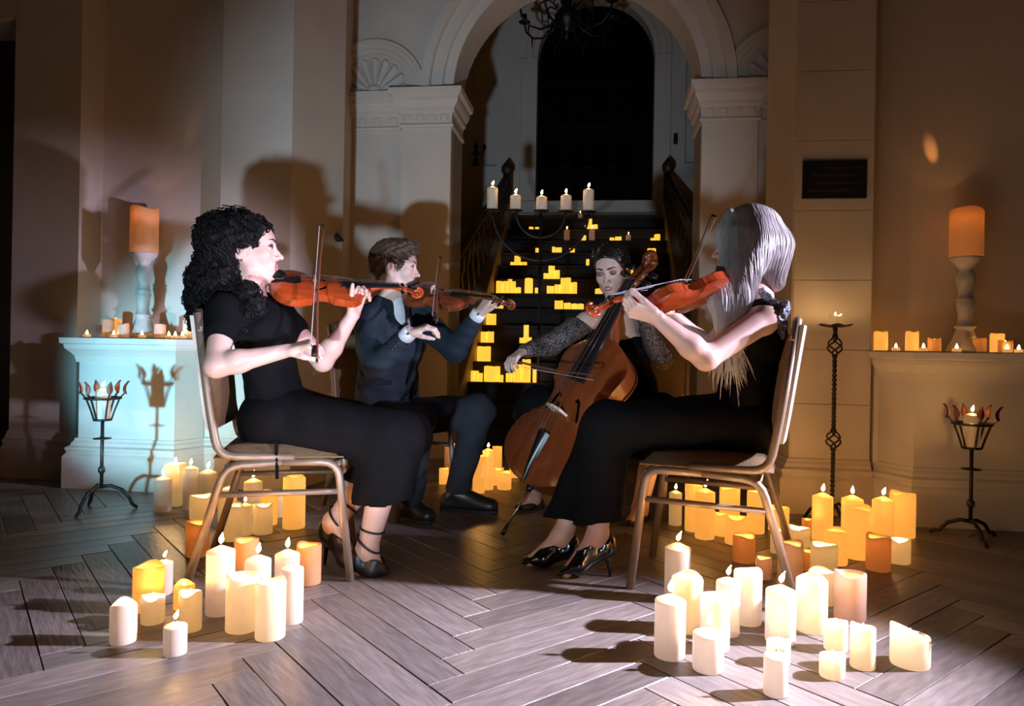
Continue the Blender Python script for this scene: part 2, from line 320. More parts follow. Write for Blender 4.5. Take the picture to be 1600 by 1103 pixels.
for n, (a, bb) in enumerate(((AC-AR-.374, AC-AR), (AC+AR, AC+AR+.385))):
    q = MB(); q.box(a, bb, AD, AD+.43, .0, 2.715, W); t = struct(q.build('trim_%d' % (n+2), M['stone']))
    line = [(a, AD+.42), (a, AD), (bb, AD), (bb, AD+.42)]
    moulding('capital', line, CAP, M['stone'], t); moulding('pier_base', line, BASE, M['stone'], t)
    for k in range(4):                                  # dentil discs under the capital
        s = a+.05+k*(bb-a-.1)/3; q = MB(); q.box(s-.028, s+.028, AD-.022, AD, 2.485, 2.535, W); q.build('dentil', M['stone'], t, bevel=.008)
    # entablature running on to the side wall, with a shell niche over it
    sg = -1 if n == 0 else 1; e0, e1 = (-1.9, a) if n == 0 else (bb, 1.26)
    e = moulding('trim_%d' % (n+4), [(e0, AD+.06), (e1, AD+.06)], CAP, M['stone']); struct(e)
    for k in range(3):
        s = e0+(e1-e0)*(.2+.3*k); q = MB(); q.box(s-.028, s+.028, AD+.038, AD+.06, 2.485, 2.535, W); q.build('dentil', M['stone'], e, bevel=.008)
    cs = sp(586, AD+.06, 140) if n == 0 else sp(1222, AD+.06, 140)
    struct(arc_trim('trim_%d' % (n+6), cs, 2.72, .30, .40, AD+.06, (.02, .035, .05), M['stone']))
    sh = thing('shell_niche', ('scalloped shell relief over the %s, beside the arch' % ('left ledge' if n == 0 else 'right ledge')), 'relief', W(cs, AD, 2.72))
    for k in range(9):
        a0, a1 = math.pi*(k+.06)/9, math.pi*(k+.94)/9; P = []
        for r in np.linspace(.05, .235, 7):
            row = []
            for q_ in np.linspace(0, 1, 6):
                an = a0+(a1-a0)*q_; rr = r*(1+.10*math.sin(math.pi*q_)*(r/.235)); row.append(W(cs-rr*math.cos(an), AD+.058-.035*math.sin(math.pi*q_)*(r/.235)-.004, 2.722+rr*math.sin(an)))
            P.append(row)
        MB().grid(P).build('shell_rib', M['stone'], sh, smooth=True)
    q = MB(); q.ball(W(cs, AD+.05, 2.75), (.055, .03, .04)); q.build('shell_hinge', M['stone'], sh, smooth=True)
# ---- stair hall behind
BD = 9.6; WC, WR, WSP, WB = -.122, .771, 4.70, 2.77
holed_wall('wall_back', -1.44, 1.06, 6.2, WC, WR, WSP, WB, BD, BD+.3, M['stone'])
b = MB()
for s0, s1, dd in ((-1.80, -1.44, .18), (1.06, 1.40, .18)):
    b.box(s0, s1, BD+dd, BD+.3, 0, 6.2, W); b.box(s0, s1, BD, BD+dd, 0, 3.27, W); b.box(s0, s1, BD, BD+dd, 5.3, 6.2, W)
b.box(-4, -1.80, BD, BD+.3, 0, 6.2, W); b.box(1.40, 4, BD, BD+.3, 0, 6.2, W)
struct(b.build('wall_back_niches', M['stone']))
b = MB(); b.prism([(-2.4, 5.62), (-2.4, BD), (-2.6, BD), (-2.6, 5.62)], 0, 6.2, W); struct(b.build('wall_stair_left', M['stone']))
b = MB(); b.prism([(2.0, 5.62), (2.2, 5.62), (2.2, BD), (2.0, BD)], 0, 6.2, W); struct(b.build('wall_stair_right', M['stone']))
b = MB(); b.box(-2.6, 2.2, 5.6, BD+.3, 6.2, 6.3, W); struct(b.build('ceiling_stair', M['stone']))
b = MB(); b.box(-2.6, 2.2, 5.55, 5.62, ZT, 6.3, W); struct(b.build('wall_over_arch', M['stone']))
win = MB(); jl = [(WC-WR, WB)]+arcpts(WC, WR, WSP)+[(WC+WR, WB)]
win.add([W(x, BD+.2, z) for x, z in jl], [tuple(range(len(jl)))]); window = struct(win.build('window_1', M['black']))
for s in (-.26, .26): q = MB(); q.box(WC+s-.012, WC+s+.012, BD+.18, BD+.2, WB, WSP+.68, W); q.build('mullion', M['black'], window)
for z in (3.3, 3.85, 4.4, 4.95): q = MB(); q.box(WC-WR, WC+WR, BD+.182, BD+.2, z-.012, z+.012, W); q.build('glazing_bar', M['black'], window)
arc_trim('window_surround', WC, WSP, WR, WR+.22, BD, (.02, .05, .07), M['stone'], window)
for s0, s1 in ((WC-WR-.22, WC-WR), (WC+WR, WC+WR+.22)): q = MB(); q.box(s0, s1, BD-.06, BD+.02, 2.5, WSP, W); q.build('window_jamb', M['stone'], window, bevel=.012)
q = MB(); q.box(WC-WR-.26, WC+WR+.26, BD-.12, BD+.2, WB-.16, WB, W); q.build('window_sill', M['stone'], window, bevel=.012)
# door latch plate seen beside the window
o = MB(); o.box(.905, .955, BD-.09, BD-.06, 3.50, 3.64, W); tag(o.build('wall_switch', M['iron'], None, bevel=.006), 'small dark metal plate on the white window surround', 'wall plate')
# stairs
NST, RISE, RUN, SD0 = 14, .172, .245, 5.62; SA, SB = -1.13, .735
def tread(n): return SD0+n*RUN, RISE*(n+1)             # front edge depth, height
st = thing('staircase', 'dark straight staircase rising behind the arch, covered in lit candles', 'staircase', W(-.2, SD0, 0))
for n in range(NST):
    d, z = tread(n); q = MB(); d2 = d+RUN+.02 if n < NST-1 else BD
    q.box(SA, SB, d, d2, max(0, z-RISE*1.6), z-.03, W); q.box(SA, SB, d-.025, d2, z-.03, z, W); q.build('step', M['stair'], st, bevel=.006)
for s0, s1 in ((SA-.30, SA), (SB, SB+.30)):
    q = MB(); P = []
    pf = [(SD0+.02, 0), (SD0+.02, .38), (SD0+NST*RUN-.1, .30+NST*RISE-.05), (BD, NST*RISE+.2), (BD, 0)]
    q.add([W(s0, d, z) for d, z in pf]+[W(s1, d, z) for d, z in pf], [(0, 1, 2, 3, 4), (9, 8, 7, 6, 5)]+[(i, 5+i, 5+(i+1) % 5, (i+1) % 5) for i in range(5)])
    q.build('stringer', M['stringer'], st, bevel=.015)
for n, (sa, sb) in enumerate(((-1.21, -1.36), (.80, 1.02))):
    t = thing('balustrade', 'dark carved balustrade on the %s side of the candlelit staircase' % ('left', 'right')[n], 'balustrade', W(sb, 6.2, 1))
    top0, top1 = (sb, 6.15, 1.42), (sa, 9.0, 2.98)
    q = MB(); q.tube([W(*top0), W(*[(x+y)/2 for x, y in zip(top0, top1)]), W(*top1)], .04, 8); q.build('handrail', M['railwood'], t, smooth=True)
    for k in range(14):                                   # carved panel between rail and stringer, one baluster at a time
        f = (k+.5)/14; s = sb+(sa-sb)*f; d = 6.15+2.85*f; zt = 1.42+1.56*f-.03; zb = max(.1, .30+(d-SD0)*RISE/RUN-.12)
        zb = min(zb, zt-.12); h = zt-zb; q = MB()
        q.lathe([(.05, 0), (.06, .04*h), (.06, .1*h), (.035, .14*h), (.07, .35*h), (.05, .55*h), (.035, .75*h), (.055, .85*h), (.055, h)], 8, W(s, d, zb)); q.build('baluster', M['railwood'], t, smooth=True)
    q = MB(); q.lathe([(.07, 0), (.07, .1), (.055, .12), (.055, .62), (.075, .64), (.075, .70), (.05, .74), (.0, .80)], 10, W(sa, 9.05, 2.41)); q.build('newel_post', M['railwood'], t, smooth=True)
# plaque on the right pier
ps0, ps1 = sp(1253, 3.87, 280), sp(1353, 3.87, 280); pz1, pz0 = zp(252, 1300, 3.87), zp(311, 1300, 3.87)
t = thing('wall_plaque', 'black rectangular slate plaque fixed to the right stone pier', 'plaque', W((ps0+ps1)/2, 3.86, pz0))
q = MB(); q.box(ps0, ps1, 3.85, 3.87, pz0, pz1, W); q.build('slab', M['plaque'], t, bevel=.003)
for k, (x0, x1) in enumerate(((.28, .95), (.15, .82), (.22, .95), (.08, .80))):   # worn, unreadable lines of engraving
    z = pz1-(k+1)*(pz1-pz0)/5; x = x0
    while x < x1:
        l = rng.uniform(.02, .06); q = MB(); q.box(ps0+(ps1-ps0)*x, ps0+(ps1-ps0)*min(x1, x+l), 3.8493, 3.8503, z-.005, z+.007, W); q.build('engraved_mark', M['plaquetext'], t); x += l+.02
# small dark bracket on the left reveal
o = MB(); bp = at(532, 376, 4.5); o.tube([bp+[-.03, 0, .02], bp+[.02, -.01, 0]], [.03, .008], 6); tag(o.build('wall_bracket', M['iron']), 'small dark bracket on the reveal behind the suited violinist', 'bracket')
# ================================================================ SURFACES GROWN FROM DISTANCE FIELDS
class SDF:
    def __init__(s): s.ops = []; s.lo = np.full(3, 9e9); s.hi = np.full(3, -9e9); s.disp = None
    def _bb(s, p, r): s.lo = np.minimum(s.lo, np.asarray(p)-r); s.hi = np.maximum(s.hi, np.asarray(p)+r)
    def cone(s, a, b, ra, rb, k=.015):
        a, b = np.asarray(a, float), np.asarray(b, float); s._bb(a, ra); s._bb(b, rb); s.ops.append(('c', a, b, ra, rb, k)); return s
    def econe(s, a, b, ra, rb, side, wide, k=.02):            # cone with an oval section, `wide` times broader along `side`
        a, b = np.asarray(a, float), np.asarray(b, float); s._bb(a, ra*wide); s._bb(b, rb*wide); s.ops.append(('e', a, b, ra, rb, nrm(side), wide, k)); return s
    def ell(s, c, ax, rad, k=.015):
        c = np.asarray(c, float); s._bb(c, max(rad)); s.ops.append(('l', c, np.asarray(ax, float), np.asarray(rad, float), k)); return s
    def sub(s, c, ax, rad, k=.01): s.ops.append(('s', np.asarray(c, float), np.asarray(ax, float), np.asarray(rad, float), k)); return s
    def cut(s, p, n): s.ops.append(('p', np.asarray(p, float), nrm(n))); return s    # removes the side n points to
    def __call__(s, P):
        P = P.astype(np.float32); d = np.full(len(P), 9., np.float32)
        for o in s.ops:
            t = o[0]
            if t == 'p': d = np.maximum(d, (P-o[1].astype(np.float32)) @ o[2].astype(np.float32)); continue
            if t in 'ce':
                a, b = o[1].astype(np.float32), o[2].astype(np.float32); ab = b-a; pa = P-a
                if t == 'e':
                    sd = o[5].astype(np.float32); w = 1/o[6]-1
                    pa = pa+np.outer(pa @ sd, sd*w).astype(np.float32); ab = ab+sd*(ab @ sd)*w
                h = np.clip((pa @ ab)/max(1e-9, float(ab @ ab)), 0, 1); q = pa-np.outer(h, ab)
                e = np.sqrt((q*q).sum(1))-(o[3]+(o[4]-o[3])*h); k = o[-1]
            else:
                q = (P-o[1].astype(np.float32)) @ o[2].T.astype(np.float32); r = o[3].astype(np.float32)
                k0 = np.sqrt(((q/r)**2).sum(1)); k1 = np.sqrt(((q/(r*r))**2).sum(1))+1e-9; e = k0*(k0-1)/k1; k = o[-1]
            if t == 's':
                h = np.clip(.5-.5*(d+e)/k, 0, 1); d = d+(-e-d)*h+k*h*(1-h)
            else:
                h = np.clip(.5+.5*(e-d)/k, 0, 1); d = e+(d-e)*h-k*h*(1-h)
        if s.disp is not None: d = d-s.disp(P)
        return d
def nets(f, lo, hi, h):
    B = 8; lo = np.asarray(lo, float); nb = np.maximum(1, np.ceil((np.asarray(hi)-lo)/(h*B)).astype(int))
    ci = np.stack(np.meshgrid(*[np.arange(n) for n in nb], indexing='ij'), -1).reshape(-1, 3)
    cc = lo+(ci*B+(B-1)/2)*h; cdv = f(cc); near = np.abs(cdv) < B*h*.87*1.35+h
    D = np.repeat(np.repeat(np.repeat(cdv.reshape(nb), B, 0), B, 1), B, 2)
    loc = np.stack(np.meshgrid(*[np.arange(B)]*3, indexing='ij'), -1).reshape(-1, 3)
    for c0 in range(0, near.sum(), 600):
        sel = ci[near][c0:c0+600]; idx = (sel[:, None, :]*B+loc[None]).reshape(-1, 3); D[idx[:, 0], idx[:, 1], idx[:, 2]] = f(lo+idx*h)
    D[0] = D[-1] = 1; D[:, 0] = D[:, -1] = 1; D[:, :, 0] = D[:, :, -1] = 1
    neg = D < 0; offs = [(i, j, k) for i in (0, 1) for j in (0, 1) for k in (0, 1)]; nx, ny, nz = D.shape
    cnt = sum(neg[i:nx-1+i, j:ny-1+j, k:nz-1+k].astype(np.int8) for i, j, k in offs)
    A = np.argwhere((cnt > 0) & (cnt < 8)); ids = np.full((nx-1, ny-1, nz-1), -1, np.int64); ids[A[:, 0], A[:, 1], A[:, 2]] = np.arange(len(A))
    V = np.stack([D[A[:, 0]+i, A[:, 1]+j, A[:, 2]+k] for i, j, k in offs], 1); acc = np.zeros((len(A), 3)); num = np.zeros(len(A))
    O = np.array(offs, float)
    for p in range(8):
        for ax in range(3):
            if offs[p][ax] == 0:
                q = p+(4, 2, 1)[ax]; va, vb = V[:, p], V[:, q]; m = (va < 0) != (vb < 0); t = va/(va-vb+1e-12)
                acc[m] += O[p]+np.outer(t[m], O[q]-O[p]); num[m] += 1
    verts = lo+(A+acc/num[:, None])*h; quads = []
    for ax in range(3):
        s0 = [slice(None)]*3; s1 = [slice(None)]*3; s0[ax] = slice(0, -1); s1[ax] = slice(1, None)
        ed = np.argwhere(neg[tuple(s0)] != neg[tuple(s1)]); b, c = (ax+1) % 3, (ax+2) % 3
        ed = ed[(ed[:, b] > 0) & (ed[:, c] > 0)]; fl_ = neg[ed[:, 0], ed[:, 1], ed[:, 2]]; q = []
        for db, dc in ((1, 1), (0, 1), (0, 0), (1, 0)):
            e = ed.copy(); e[:, b] -= db; e[:, c] -= dc; q.append(ids[e[:, 0], e[:, 1], e[:, 2]])
        q = np.stack(q, 1); q[~fl_] = q[~fl_][:, ::-1]; quads.append(q[(q >= 0).all(1)])
    return verts, np.concatenate(quads)
def grow(name, f, h, mats, parent, fine=(), paint=None):
    """mesh an SDF; fine = [(centre, half-size, h)] boxes meshed more finely inside the same object"""
    vs, qs = nets(f, f.lo-.03, f.hi+.03, h); V, Q = [vs], [qs]; cen = vs[qs].mean(1); keep = np.ones(len(qs), bool)
    for c, hs, hf in fine: keep &= ~(np.abs(cen-c) < np.asarray(hs)-h*1.2).all(1)
    Q[0] = qs[keep]; n = len(vs)
    for c, hs, hf in fine:
        hs = np.ones(3)*hs; v2, q2 = nets(f, np.asarray(c)-hs-hf*2, np.asarray(c)+hs+hf*2, hf); ce = v2[q2].mean(1)
        q2 = q2[(np.abs(ce-c) < hs).all(1)]; V.append(v2); Q.append(q2+n); n += len(v2)
    V = np.concatenate(V); Q = np.concatenate(Q); used = np.unique(Q); rm = np.full(len(V), -1); rm[used] = np.arange(len(used)); V = V[used]; Q = rm[Q]
    me = bpy.data.meshes.new(name); me.vertices.add(len(V)); me.vertices.foreach_set('co', V.astype(np.float32).ravel())
    me.loops.add(len(Q)*4); me.loops.foreach_set('vertex_index', Q.astype(np.int32).ravel())
    me.polygons.add(len(Q)); me.polygons.foreach_set('loop_start', np.arange(0, len(Q)*4, 4, dtype=np.int32)); me.polygons.foreach_set('loop_total', np.full(len(Q), 4, np.int32))
    for m in (mats if isinstance(mats, (list, tuple)) else [mats]): me.materials.append(m)
    if paint is not None: me.polygons.foreach_set('material_index', paint(V[Q].mean(1)).astype(np.int32))
    me.polygons.foreach_set('use_smooth', np.ones(len(Q), bool)); me.update(calc_edges=True); me.validate()
    return link(name, me, parent)
# ================================================================ PEOPLE
def frame(F, U):
    F = nrm(F); U = np.asarray(U, float); U = nrm(U-F*np.dot(U, F)); return np.array([F, np.cross(U, F), U])   # rows: forward, left, up
class Head:
    def __init__(s, c, F, U, sc=1.0, male=False): s.c = np.asarray(c, float); s.A = frame(F, U); s.sc = sc; s.male = male
    def p(s, x, y, z): return s.c+s.sc*(np.array([x, y, z]) @ s.A)
    def add(s, f, smile=0):
        s.f = SDF(); f0 = f; f = s.f
        p, A, q = s.p, s.A, s.sc; R = lambda *r: np.array(r)*q
        f.ell(p(-.014, 0, .042), A, R(.097, .073, .083), .01)
        f.ell(p(.030, 0, -.012), A, R(.062, .057, .080), .03*q)
        for y in (-1, 1):
            f.cone(p(-.005, .050*y, -.030), p(.010, .047*y, -.068), .020*q, .015*q, .03*q)
            f.cone(p(.010, .047*y, -.068), p(.068, .012*y, -.101), .015*q, .014*q, .025*q)
            f.ell(p(.054, .040*y, -.020), A, R(.022, .020, .022), .022*q)
        f.ell(p(.072, 0, -.098), A, R(.020, .019 if not s.male else .024, .016), .018*q)
        f.cone(p(.076, -.034, .030), p(.076, .034, .030), .012*q, .012*q, .022*q)
        f.ell(p(.054, 0, .052), A, R(.028, .045, .030), .03*q)
        f.cone(p(.072, -.012, -.058), p(.072, .012, -.058), .018*q, .018*q, .02*q)
        for y in (-1, 1): f.sub(p(.094, .031*y, .008), A, R(.013, .017, .011), .012*q)
        for y in (-1, 1): f.ell(p(.0745, .031*y, .006), A, R(.0135, .0150, .0125), .004*q)
        f.cone(p(.084, 0, .020), p(.098, 0, -.010), .0065*q, .0075*q, .010*q); f.cone(p(.098, 0, -.010), p(.110, 0, -.027), .0075*q, .0092*q, .006*q)
        for y in (-1, 1): f.ell(p(.096, .0115*y, -.030), A, R(.011, .0065, .0075), .006*q)
        for y in (-1, 1):
            f.cone(p(.0930, 0, -.0545), p(.080, (.021+.006*smile)*y, -.0585+.006*smile), .0046*q, .0028*q, .004*q)
            f.cone(p(.0915, 0, -.0665), p(.080, (.019+.006*smile)*y, -.0600+.006*smile), .0056*q, .0030*q, .004*q)
            f.ell(p(-.016, .073*y, -.004), np.array([A[0]*.97+A[2]*-.24, A[1]*1., A[2]*.97+A[0]*.24]), R(.019, .009, .031), .006*q)
            f.sub(p(-.010, .083*y, -.002), A, R(.010, .006, .017), .004*q)
        f0.ops += f.ops; f0.lo = np.minimum(f0.lo, f.lo); f0.hi = np.maximum(f0.hi, f.hi)
    def cap(s, g, e=.011):
        g.ell(s.p(-.014, 0, .042), s.A, (np.array([.097, .073, .083])*s.sc+e), .01); g.ell(s.p(.050, 0, .052), s.A, (np.array([.030, .047, .036])*s.sc+e*.9), .02)
    def paint(s, P):
        """0 skin, 1 lips, 2 eyelids"""
        q = (P-s.c) @ s.A.T/s.sc; x, y, z = q[:, 0], np.abs(q[:, 1]), q[:, 2]; o = np.zeros(len(P))
        zl = -.0605+.06*y*0; o[(x > .0815) & (z > -.0735) & (z < -.0495) & (y < .023-.9*np.abs(z+.0605))] = 1
        e = ((y-.031)/.0165)**2+((z-.0105)/.0085)**2 < 1; o[e & (x > .066)] = 2
        return o
    def parts(s, par, brow, closed=False, shadow=.3):
        for y in (-1, 1):
            if not closed:
                b = MB(); b.ball(s.p(.0772, .031*y, .0055), np.array([.0112, .0118, .0066])*s.sc, s.A, 8); e = b.build('eye', M['eyew'], par, smooth=True)
                b = MB(); b.ball(s.p(.0853, .031*y, .0058), np.array([.0042, .0060, .0060])*s.sc, s.A, 6); b.build('iris', M['iris'], e, smooth=True)
            pts = [(.0875-.35*abs(t)**2*.02, (.031+t*.0155)*y, .0055+(.0088*(1-t*t) if not closed else -.0065*(1-t*t)+.001)) for t in np.linspace(-1, 1, 9)]
            b = MB(); b.tube([s.p(*[a_ for a_ in pt]) for pt in pts], [.0008]+[.0023]*7+[.0008], 6); b.build('eyelashes', M['lash'], par, smooth=True)
            f_ = s.f; ys = np.linspace(.010, .050, 9); pts = np.array([s.p(.10, yy*y, .0265+.0065*math.sin((yy-.010)/.040*2.5)) for yy in ys])
            for _ in range(12): pts = pts-np.outer(f_(pts), s.A[0])*.8      # slide the brow back onto the skin
            b = MB(); b.tube(list(pts), np.array([.0026, .0038, .0042, .0040, .0036, .0032, .0026, .0020, .0010])*s.sc, 6); b.build('eyebrow', brow, par, smooth=True)
def hand(f, w, D, N, side, curls, spread=.12, thumb=(.7, .75, .35), sc=1.0, thumbcurl=.5):
    """w wrist, D finger direction, N palm normal, side +1/-1 picks the thumb side (N x D)"""
    D = nrm(D); N = np.asarray(N, float); N = nrm(N-D*np.dot(N, D)); T = np.cross(N, D)*side
    offs = (.027, .009, -.009, -.026); ln = (.070, .078, .072, .056)
    for i in range(4):
        k = w+sc*(D*(.088-.004*abs(i-1)-.004*(i == 3))+T*offs[i]); f.cone(w+sc*T*offs[i]*.55, k, .0145*sc, .0112*sc, .010*sc)
        dr = nrm(D+T*offs[i]*spread*30); p = k; ang = 0
        for j, (fr, r0, r1) in enumerate(((.46, .0096, .0086), (.30, .0086, .0078), (.24, .0078, .0066))):
            ang += math.radians(curls[i][j]); d = dr*math.cos(ang)+N*math.sin(ang); n = p+d*ln[i]*fr*sc
            f.cone(p, n, r0*sc, r1*sc, .0035*sc); p = n
    b = w+sc*(D*.022+T*.022+N*.006); d = nrm(D*thumb[0]+T*thumb[1]+N*thumb[2]); m = b+d*.046*sc; d2 = nrm(d*(1-thumbcurl)+(D+N*.5)*thumbcurl); e = m+d2*.030*sc
    f.cone(b, m, .0145*sc, .0108*sc, .012*sc); f.cone(m, e, .0105*sc, .0092*sc, .004*sc); f.cone(e, e+d2*.022*sc, .0092*sc, .0072*sc, .004*sc)
def arm(f, s, e, w, r=(.047, .037, .036, .0235), k=.02):
    f.cone(s, e, r[0], r[1], k); m = e+(w-e)*.3; f.cone(e, m, r[1], r[2]*1.06, k); f.cone(m, w, r[2]*1.06, r[3], k)
def leg(f, h, kn, an, r=(.082, .056, .052, .036)):
    f.cone(h, kn, r[0], r[1], .03); m = kn+(an-kn)*.35; f.cone(kn, m, r[1]*.94, r[2]*1.04, .03); f.cone(m, an, r[2]*1.04, r[3], .03)
def foot(f, an, toe):
    toe = np.asarray(toe); d = toe-an; heel = an+np.array([0, 0, -.045])-nrm(d*[1, 1, 0])*.03
    f.cone(an, heel, .036, .028, .02); f.cone(an, toe, .034, .017, .02); f.cone(heel, toe, .026, .016, .02)
def comb(f, P, flow, n, step, off=.002, wave=0, freq=40):
    P = np.array(P, float); out = [[] for _ in P]; alive = np.ones(len(P), bool); e = .003
    for i in range(n):
        d = f(P); G = np.stack([f(P+np.eye(3)[k]*e)-d for k in range(3)], 1); G /= np.linalg.norm(G, axis=1)[:, None]+1e-9
        P = P-G*(d-off)[:, None]*.9; fl_ = flow(P); T = fl_-G*(fl_*G).sum(1)[:, None]; L_ = np.linalg.norm(T, axis=1); alive &= L_ > .12
        for j in np.nonzero(alive)[0]: out[j].append(P[j].copy())
        P = P+T/(L_[:, None]+1e-9)*step
    res = []
    for o in out:
        if len(o) < 4: continue
        o = np.array(o)
        if wave:
            ph = rng.uniform(0, 6.28); q = np.arange(len(o))*step*freq; w_ = wave*np.minimum(1, np.arange(len(o))/3.)
            o = o+np.stack([w_*np.cos(q+ph), w_*np.sin(q+ph), .3*w_*np.sin(q*1.3+ph)], 1)
        res.append(list(o))
    return res
def surf(o):
    cs = np.empty(len(o.data.vertices)*3); o.data.vertices.foreach_get('co', cs); return cs.reshape(-1, 3)
def strands(paths, r, seg=3): 
    b = MB()
    for p in paths: b.tube(p, [r]*(len(p)-1)+[r*.3], seg, cap=False)
    return b
def pump(par, an, toe, m, hgt=0, name='high_heel_shoe', straps=0, h=.0045):
    """court shoe grown round the foot: toe box, low sides, heel cup, stiletto heel"""
    an, toe = np.asarray(an, float), np.asarray(toe, float); fw = nrm((toe-an)*[1, 1, 0]); sd = np.array([-fw[1], fw[0], 0])
    heel = an+np.array([0, 0, -.045])-fw*.03; ball = heel+(toe-heel)*.66+[0, 0, -.004]; g = SDF()
    g.cone(heel+[0, 0, .022], heel, .035, .034, .01); g.cone(heel, ball, .034, .033, .02); g.econe(ball, toe+fw*.02, .030, .014, sd, 1.25, .02); g.cone(an+fw*.035+[0, 0, -.03], ball, .034, .032, .02)
    sl = nrm(ball-heel); up = nrm(np.cross(sl, sd)); up = up if up[2] > 0 else -up
    g.sub(an+fw*.022+up*.012, np.array([sl, sd, up]), (.085, .040, .052), .006)
    g.cut([0, 0, max(.001, hgt)], [0, 0, -1])
    sh = grow(name, g, h, m, par); b = MB(); hp = heel+[0, 0, -.018]
    b.tube([hp-fw*.006, hp*[1, 1, .55]-fw*.012+[0, 0, hgt*.4], np.array([hp[0]-fw[0]*.020, hp[1]-fw[1]*.020, max(.001, hgt)])], [.020, .009, .0055], 8); b.build('stiletto_heel', m, sh, smooth=True)
    return sh, fw
# ---------------------------------------------------------------- violinist at the left
def woman_left():
    F = nrm([.98, .19, 0]); Lf = np.array([-F[1], F[0], 0]); U = np.array([0, 0, 1.])
    hip = at(437, 655, 2.66); waist = at(425, 590, 2.66); chest = at(412, 515, 2.66); nb = at(388, 455, 2.66); hc = np.array([-.985, 2.655, 1.163])
    t = thing('person', 'woman with long black curly hair in a black dress playing violin at left', 'person', (hip[0], hip[1], 0))
    shR = chest+np.array([0, 0, .075])-Lf*.155+F*-.05; shL = chest+np.array([0, 0, .075])+Lf*.15; shR = at(352, 487, 2.50); shL = at(430, 485, 2.80)
    elR = at(338, 572, 2.38); wrR = at(448, 548, 2.42); elL = at(505, 565, 2.80); wrL = at(552, 492, 2.76)
    kR, kL = at(618, 682, 2.55), at(632, 680, 2.76); aR, aL = at(574, 858, 2.57), at(522, 815, 2.66); tR, tL = fl(590, 908)+[0, .06, .018], fl(556, 902)+[0, .03, .018]
    H = Head(hc, [.975, .20, .10], U-F*.10, 1.06)
    f = SDF(); H.add(f); f.cone(H.p(-.02, 0, -.045), nb, .046, .052, .03)
    f.econe(nb+[0, 0, -.02], chest, .05, .085, Lf, 1.6, .05); f.econe(chest, waist, .09, .072, Lf, 1.5, .04); f.econe(waist, hip, .075, .105, Lf, 1.55, .04)
    for s_, e, w_ in ((shR, elR, wrR), (shL, elL, wrL)): arm(f, s_, e, w_)
    dR = nrm(at(500, 535, 2.42)-wrR); hand(f, wrR, dR+[0, 0, .05], [.15, .35, -.9], 1, [(35, 45, 20), (40, 45, 25), (45, 45, 25), (45, 40, 20)], thumb=(.8, .3, .5), sc=.96)
    dL = nrm(np.array([.25, .05, .95])); hand(f, wrL, dL, [.75, -.55, -.1], 1, [(38, 70, 40), (42, 70, 40), (46, 70, 40), (50, 65, 35)], thumb=(.85, .35, .0), sc=.96, thumbcurl=.2)
    for s, kn, an, to in ((-1, kR, aR, tR), (1, kL, aL, tL)): leg(f, hip+Lf*.085*s, kn, an); foot(f, an, to)
    hb = [(H.c, np.array([.14, .14, .155]), .0033), (wrR+dR*.09, np.ones(3)*.105, .003), (wrL+dL*.08, np.ones(3)*.105, .003)]
    grow('body', f, .007, [M['skin'], M['lips'], M['lid']], t, hb, H.paint); H.parts(t, M['brow'])
    # clothes
    g = SDF(); g.econe(nb+[0, 0, -.035]+F*-.01, chest, .066, .100, Lf, 1.62, .05); g.econe(chest, waist, .105, .088, Lf, 1.5, .04); g.econe(waist, hip, .088, .12, Lf, 1.55, .04)
    for s_, e in ((shR, elR), (shL, elL)): g.cone(nb+[0, 0, -.02]+(s_-nb)*.5, s_, .055, .062, .03); g.cone(s_, s_+(e-s_)*.36, .062, .060, .03)
    g.cut(shR+(elR-shR)*.40, elR-shR+[0, .2, 0]) if False else None
    g.cut(nb+[0, 0, .035], [0.25, 0, 1]); g.disp = lambda P: .003*np.sin(P[:, 0]*60+P[:, 2]*35)*np.sin(P[:, 1]*55-P[:, 2]*25)
    grow('top', g, .009, M['blackcloth'], t)
    for nm, s, kn, an in (('culotte_leg', -1, kR, aR), ('culotte_leg', 1, kL, aL)):
        g = SDF(); hp = hip+Lf*.07*s; he = kn+(an-kn)*(.55 if s < 0 else .62)+F*(.01 if s < 0 else .03)
        g.ell(hip+[0, 0, .0], np.eye(3), (.15, .17, .12), .05); g.cone(hp, kn, .118, .092, .05); g.econe(kn, he+(he-kn)*.25, .090, .098, F, 1.15, .05); g.cut(he, (he-kn)+F*.06)
        g.disp = lambda P: .005*np.sin(P[:, 0]*45+P[:, 1]*30)*np.sin(P[:, 2]*18+1)
        grow(nm, g, .009, M['blackcloth2'], t)
    b = MB(); b.tube([at(431, 690, 2.46), at(433, 725, 2.45), at(433, 748, 2.45)], .006, 6); b.build('belt_end', M['blackcloth2'], t)
    # shoes with ankle straps
    for an, to, kn, hg in ((aR, tR, kR, 0), (aL, tL, kL, 0)):
        sh, fw = pump(t, an, to, M['leather'], hg); ax_ = nrm(kn-an); e1 = nrm(np.cross(ax_, [0, 1, .2])); e2 = np.cross(ax_, e1)
        for dz, rr, tl in ((.075, .0435, 0), (.020, .046, .45)):
            c = an+ax_*dz; b = MB(); b.tube([c+e1*rr*math.cos(q)+e2*rr*math.sin(q)-ax_*rr*tl*np.dot(e1*math.cos(q)+e2*math.sin(q), fw) for q in np.linspace(0, 2*math.pi, 21)], .0042, 6, cap=False); b.build('ankle_strap', M['leather'], sh, smooth=True)
    # hair
    g = SDF(); H.cap(g, .016); g.ell(H.p(-.045, 0, .040), H.A, np.array([.105, .098, .10]), .02)
    g.cut(H.p(.080, 0, .076), H.A[0]*.82-H.A[2]*.57)
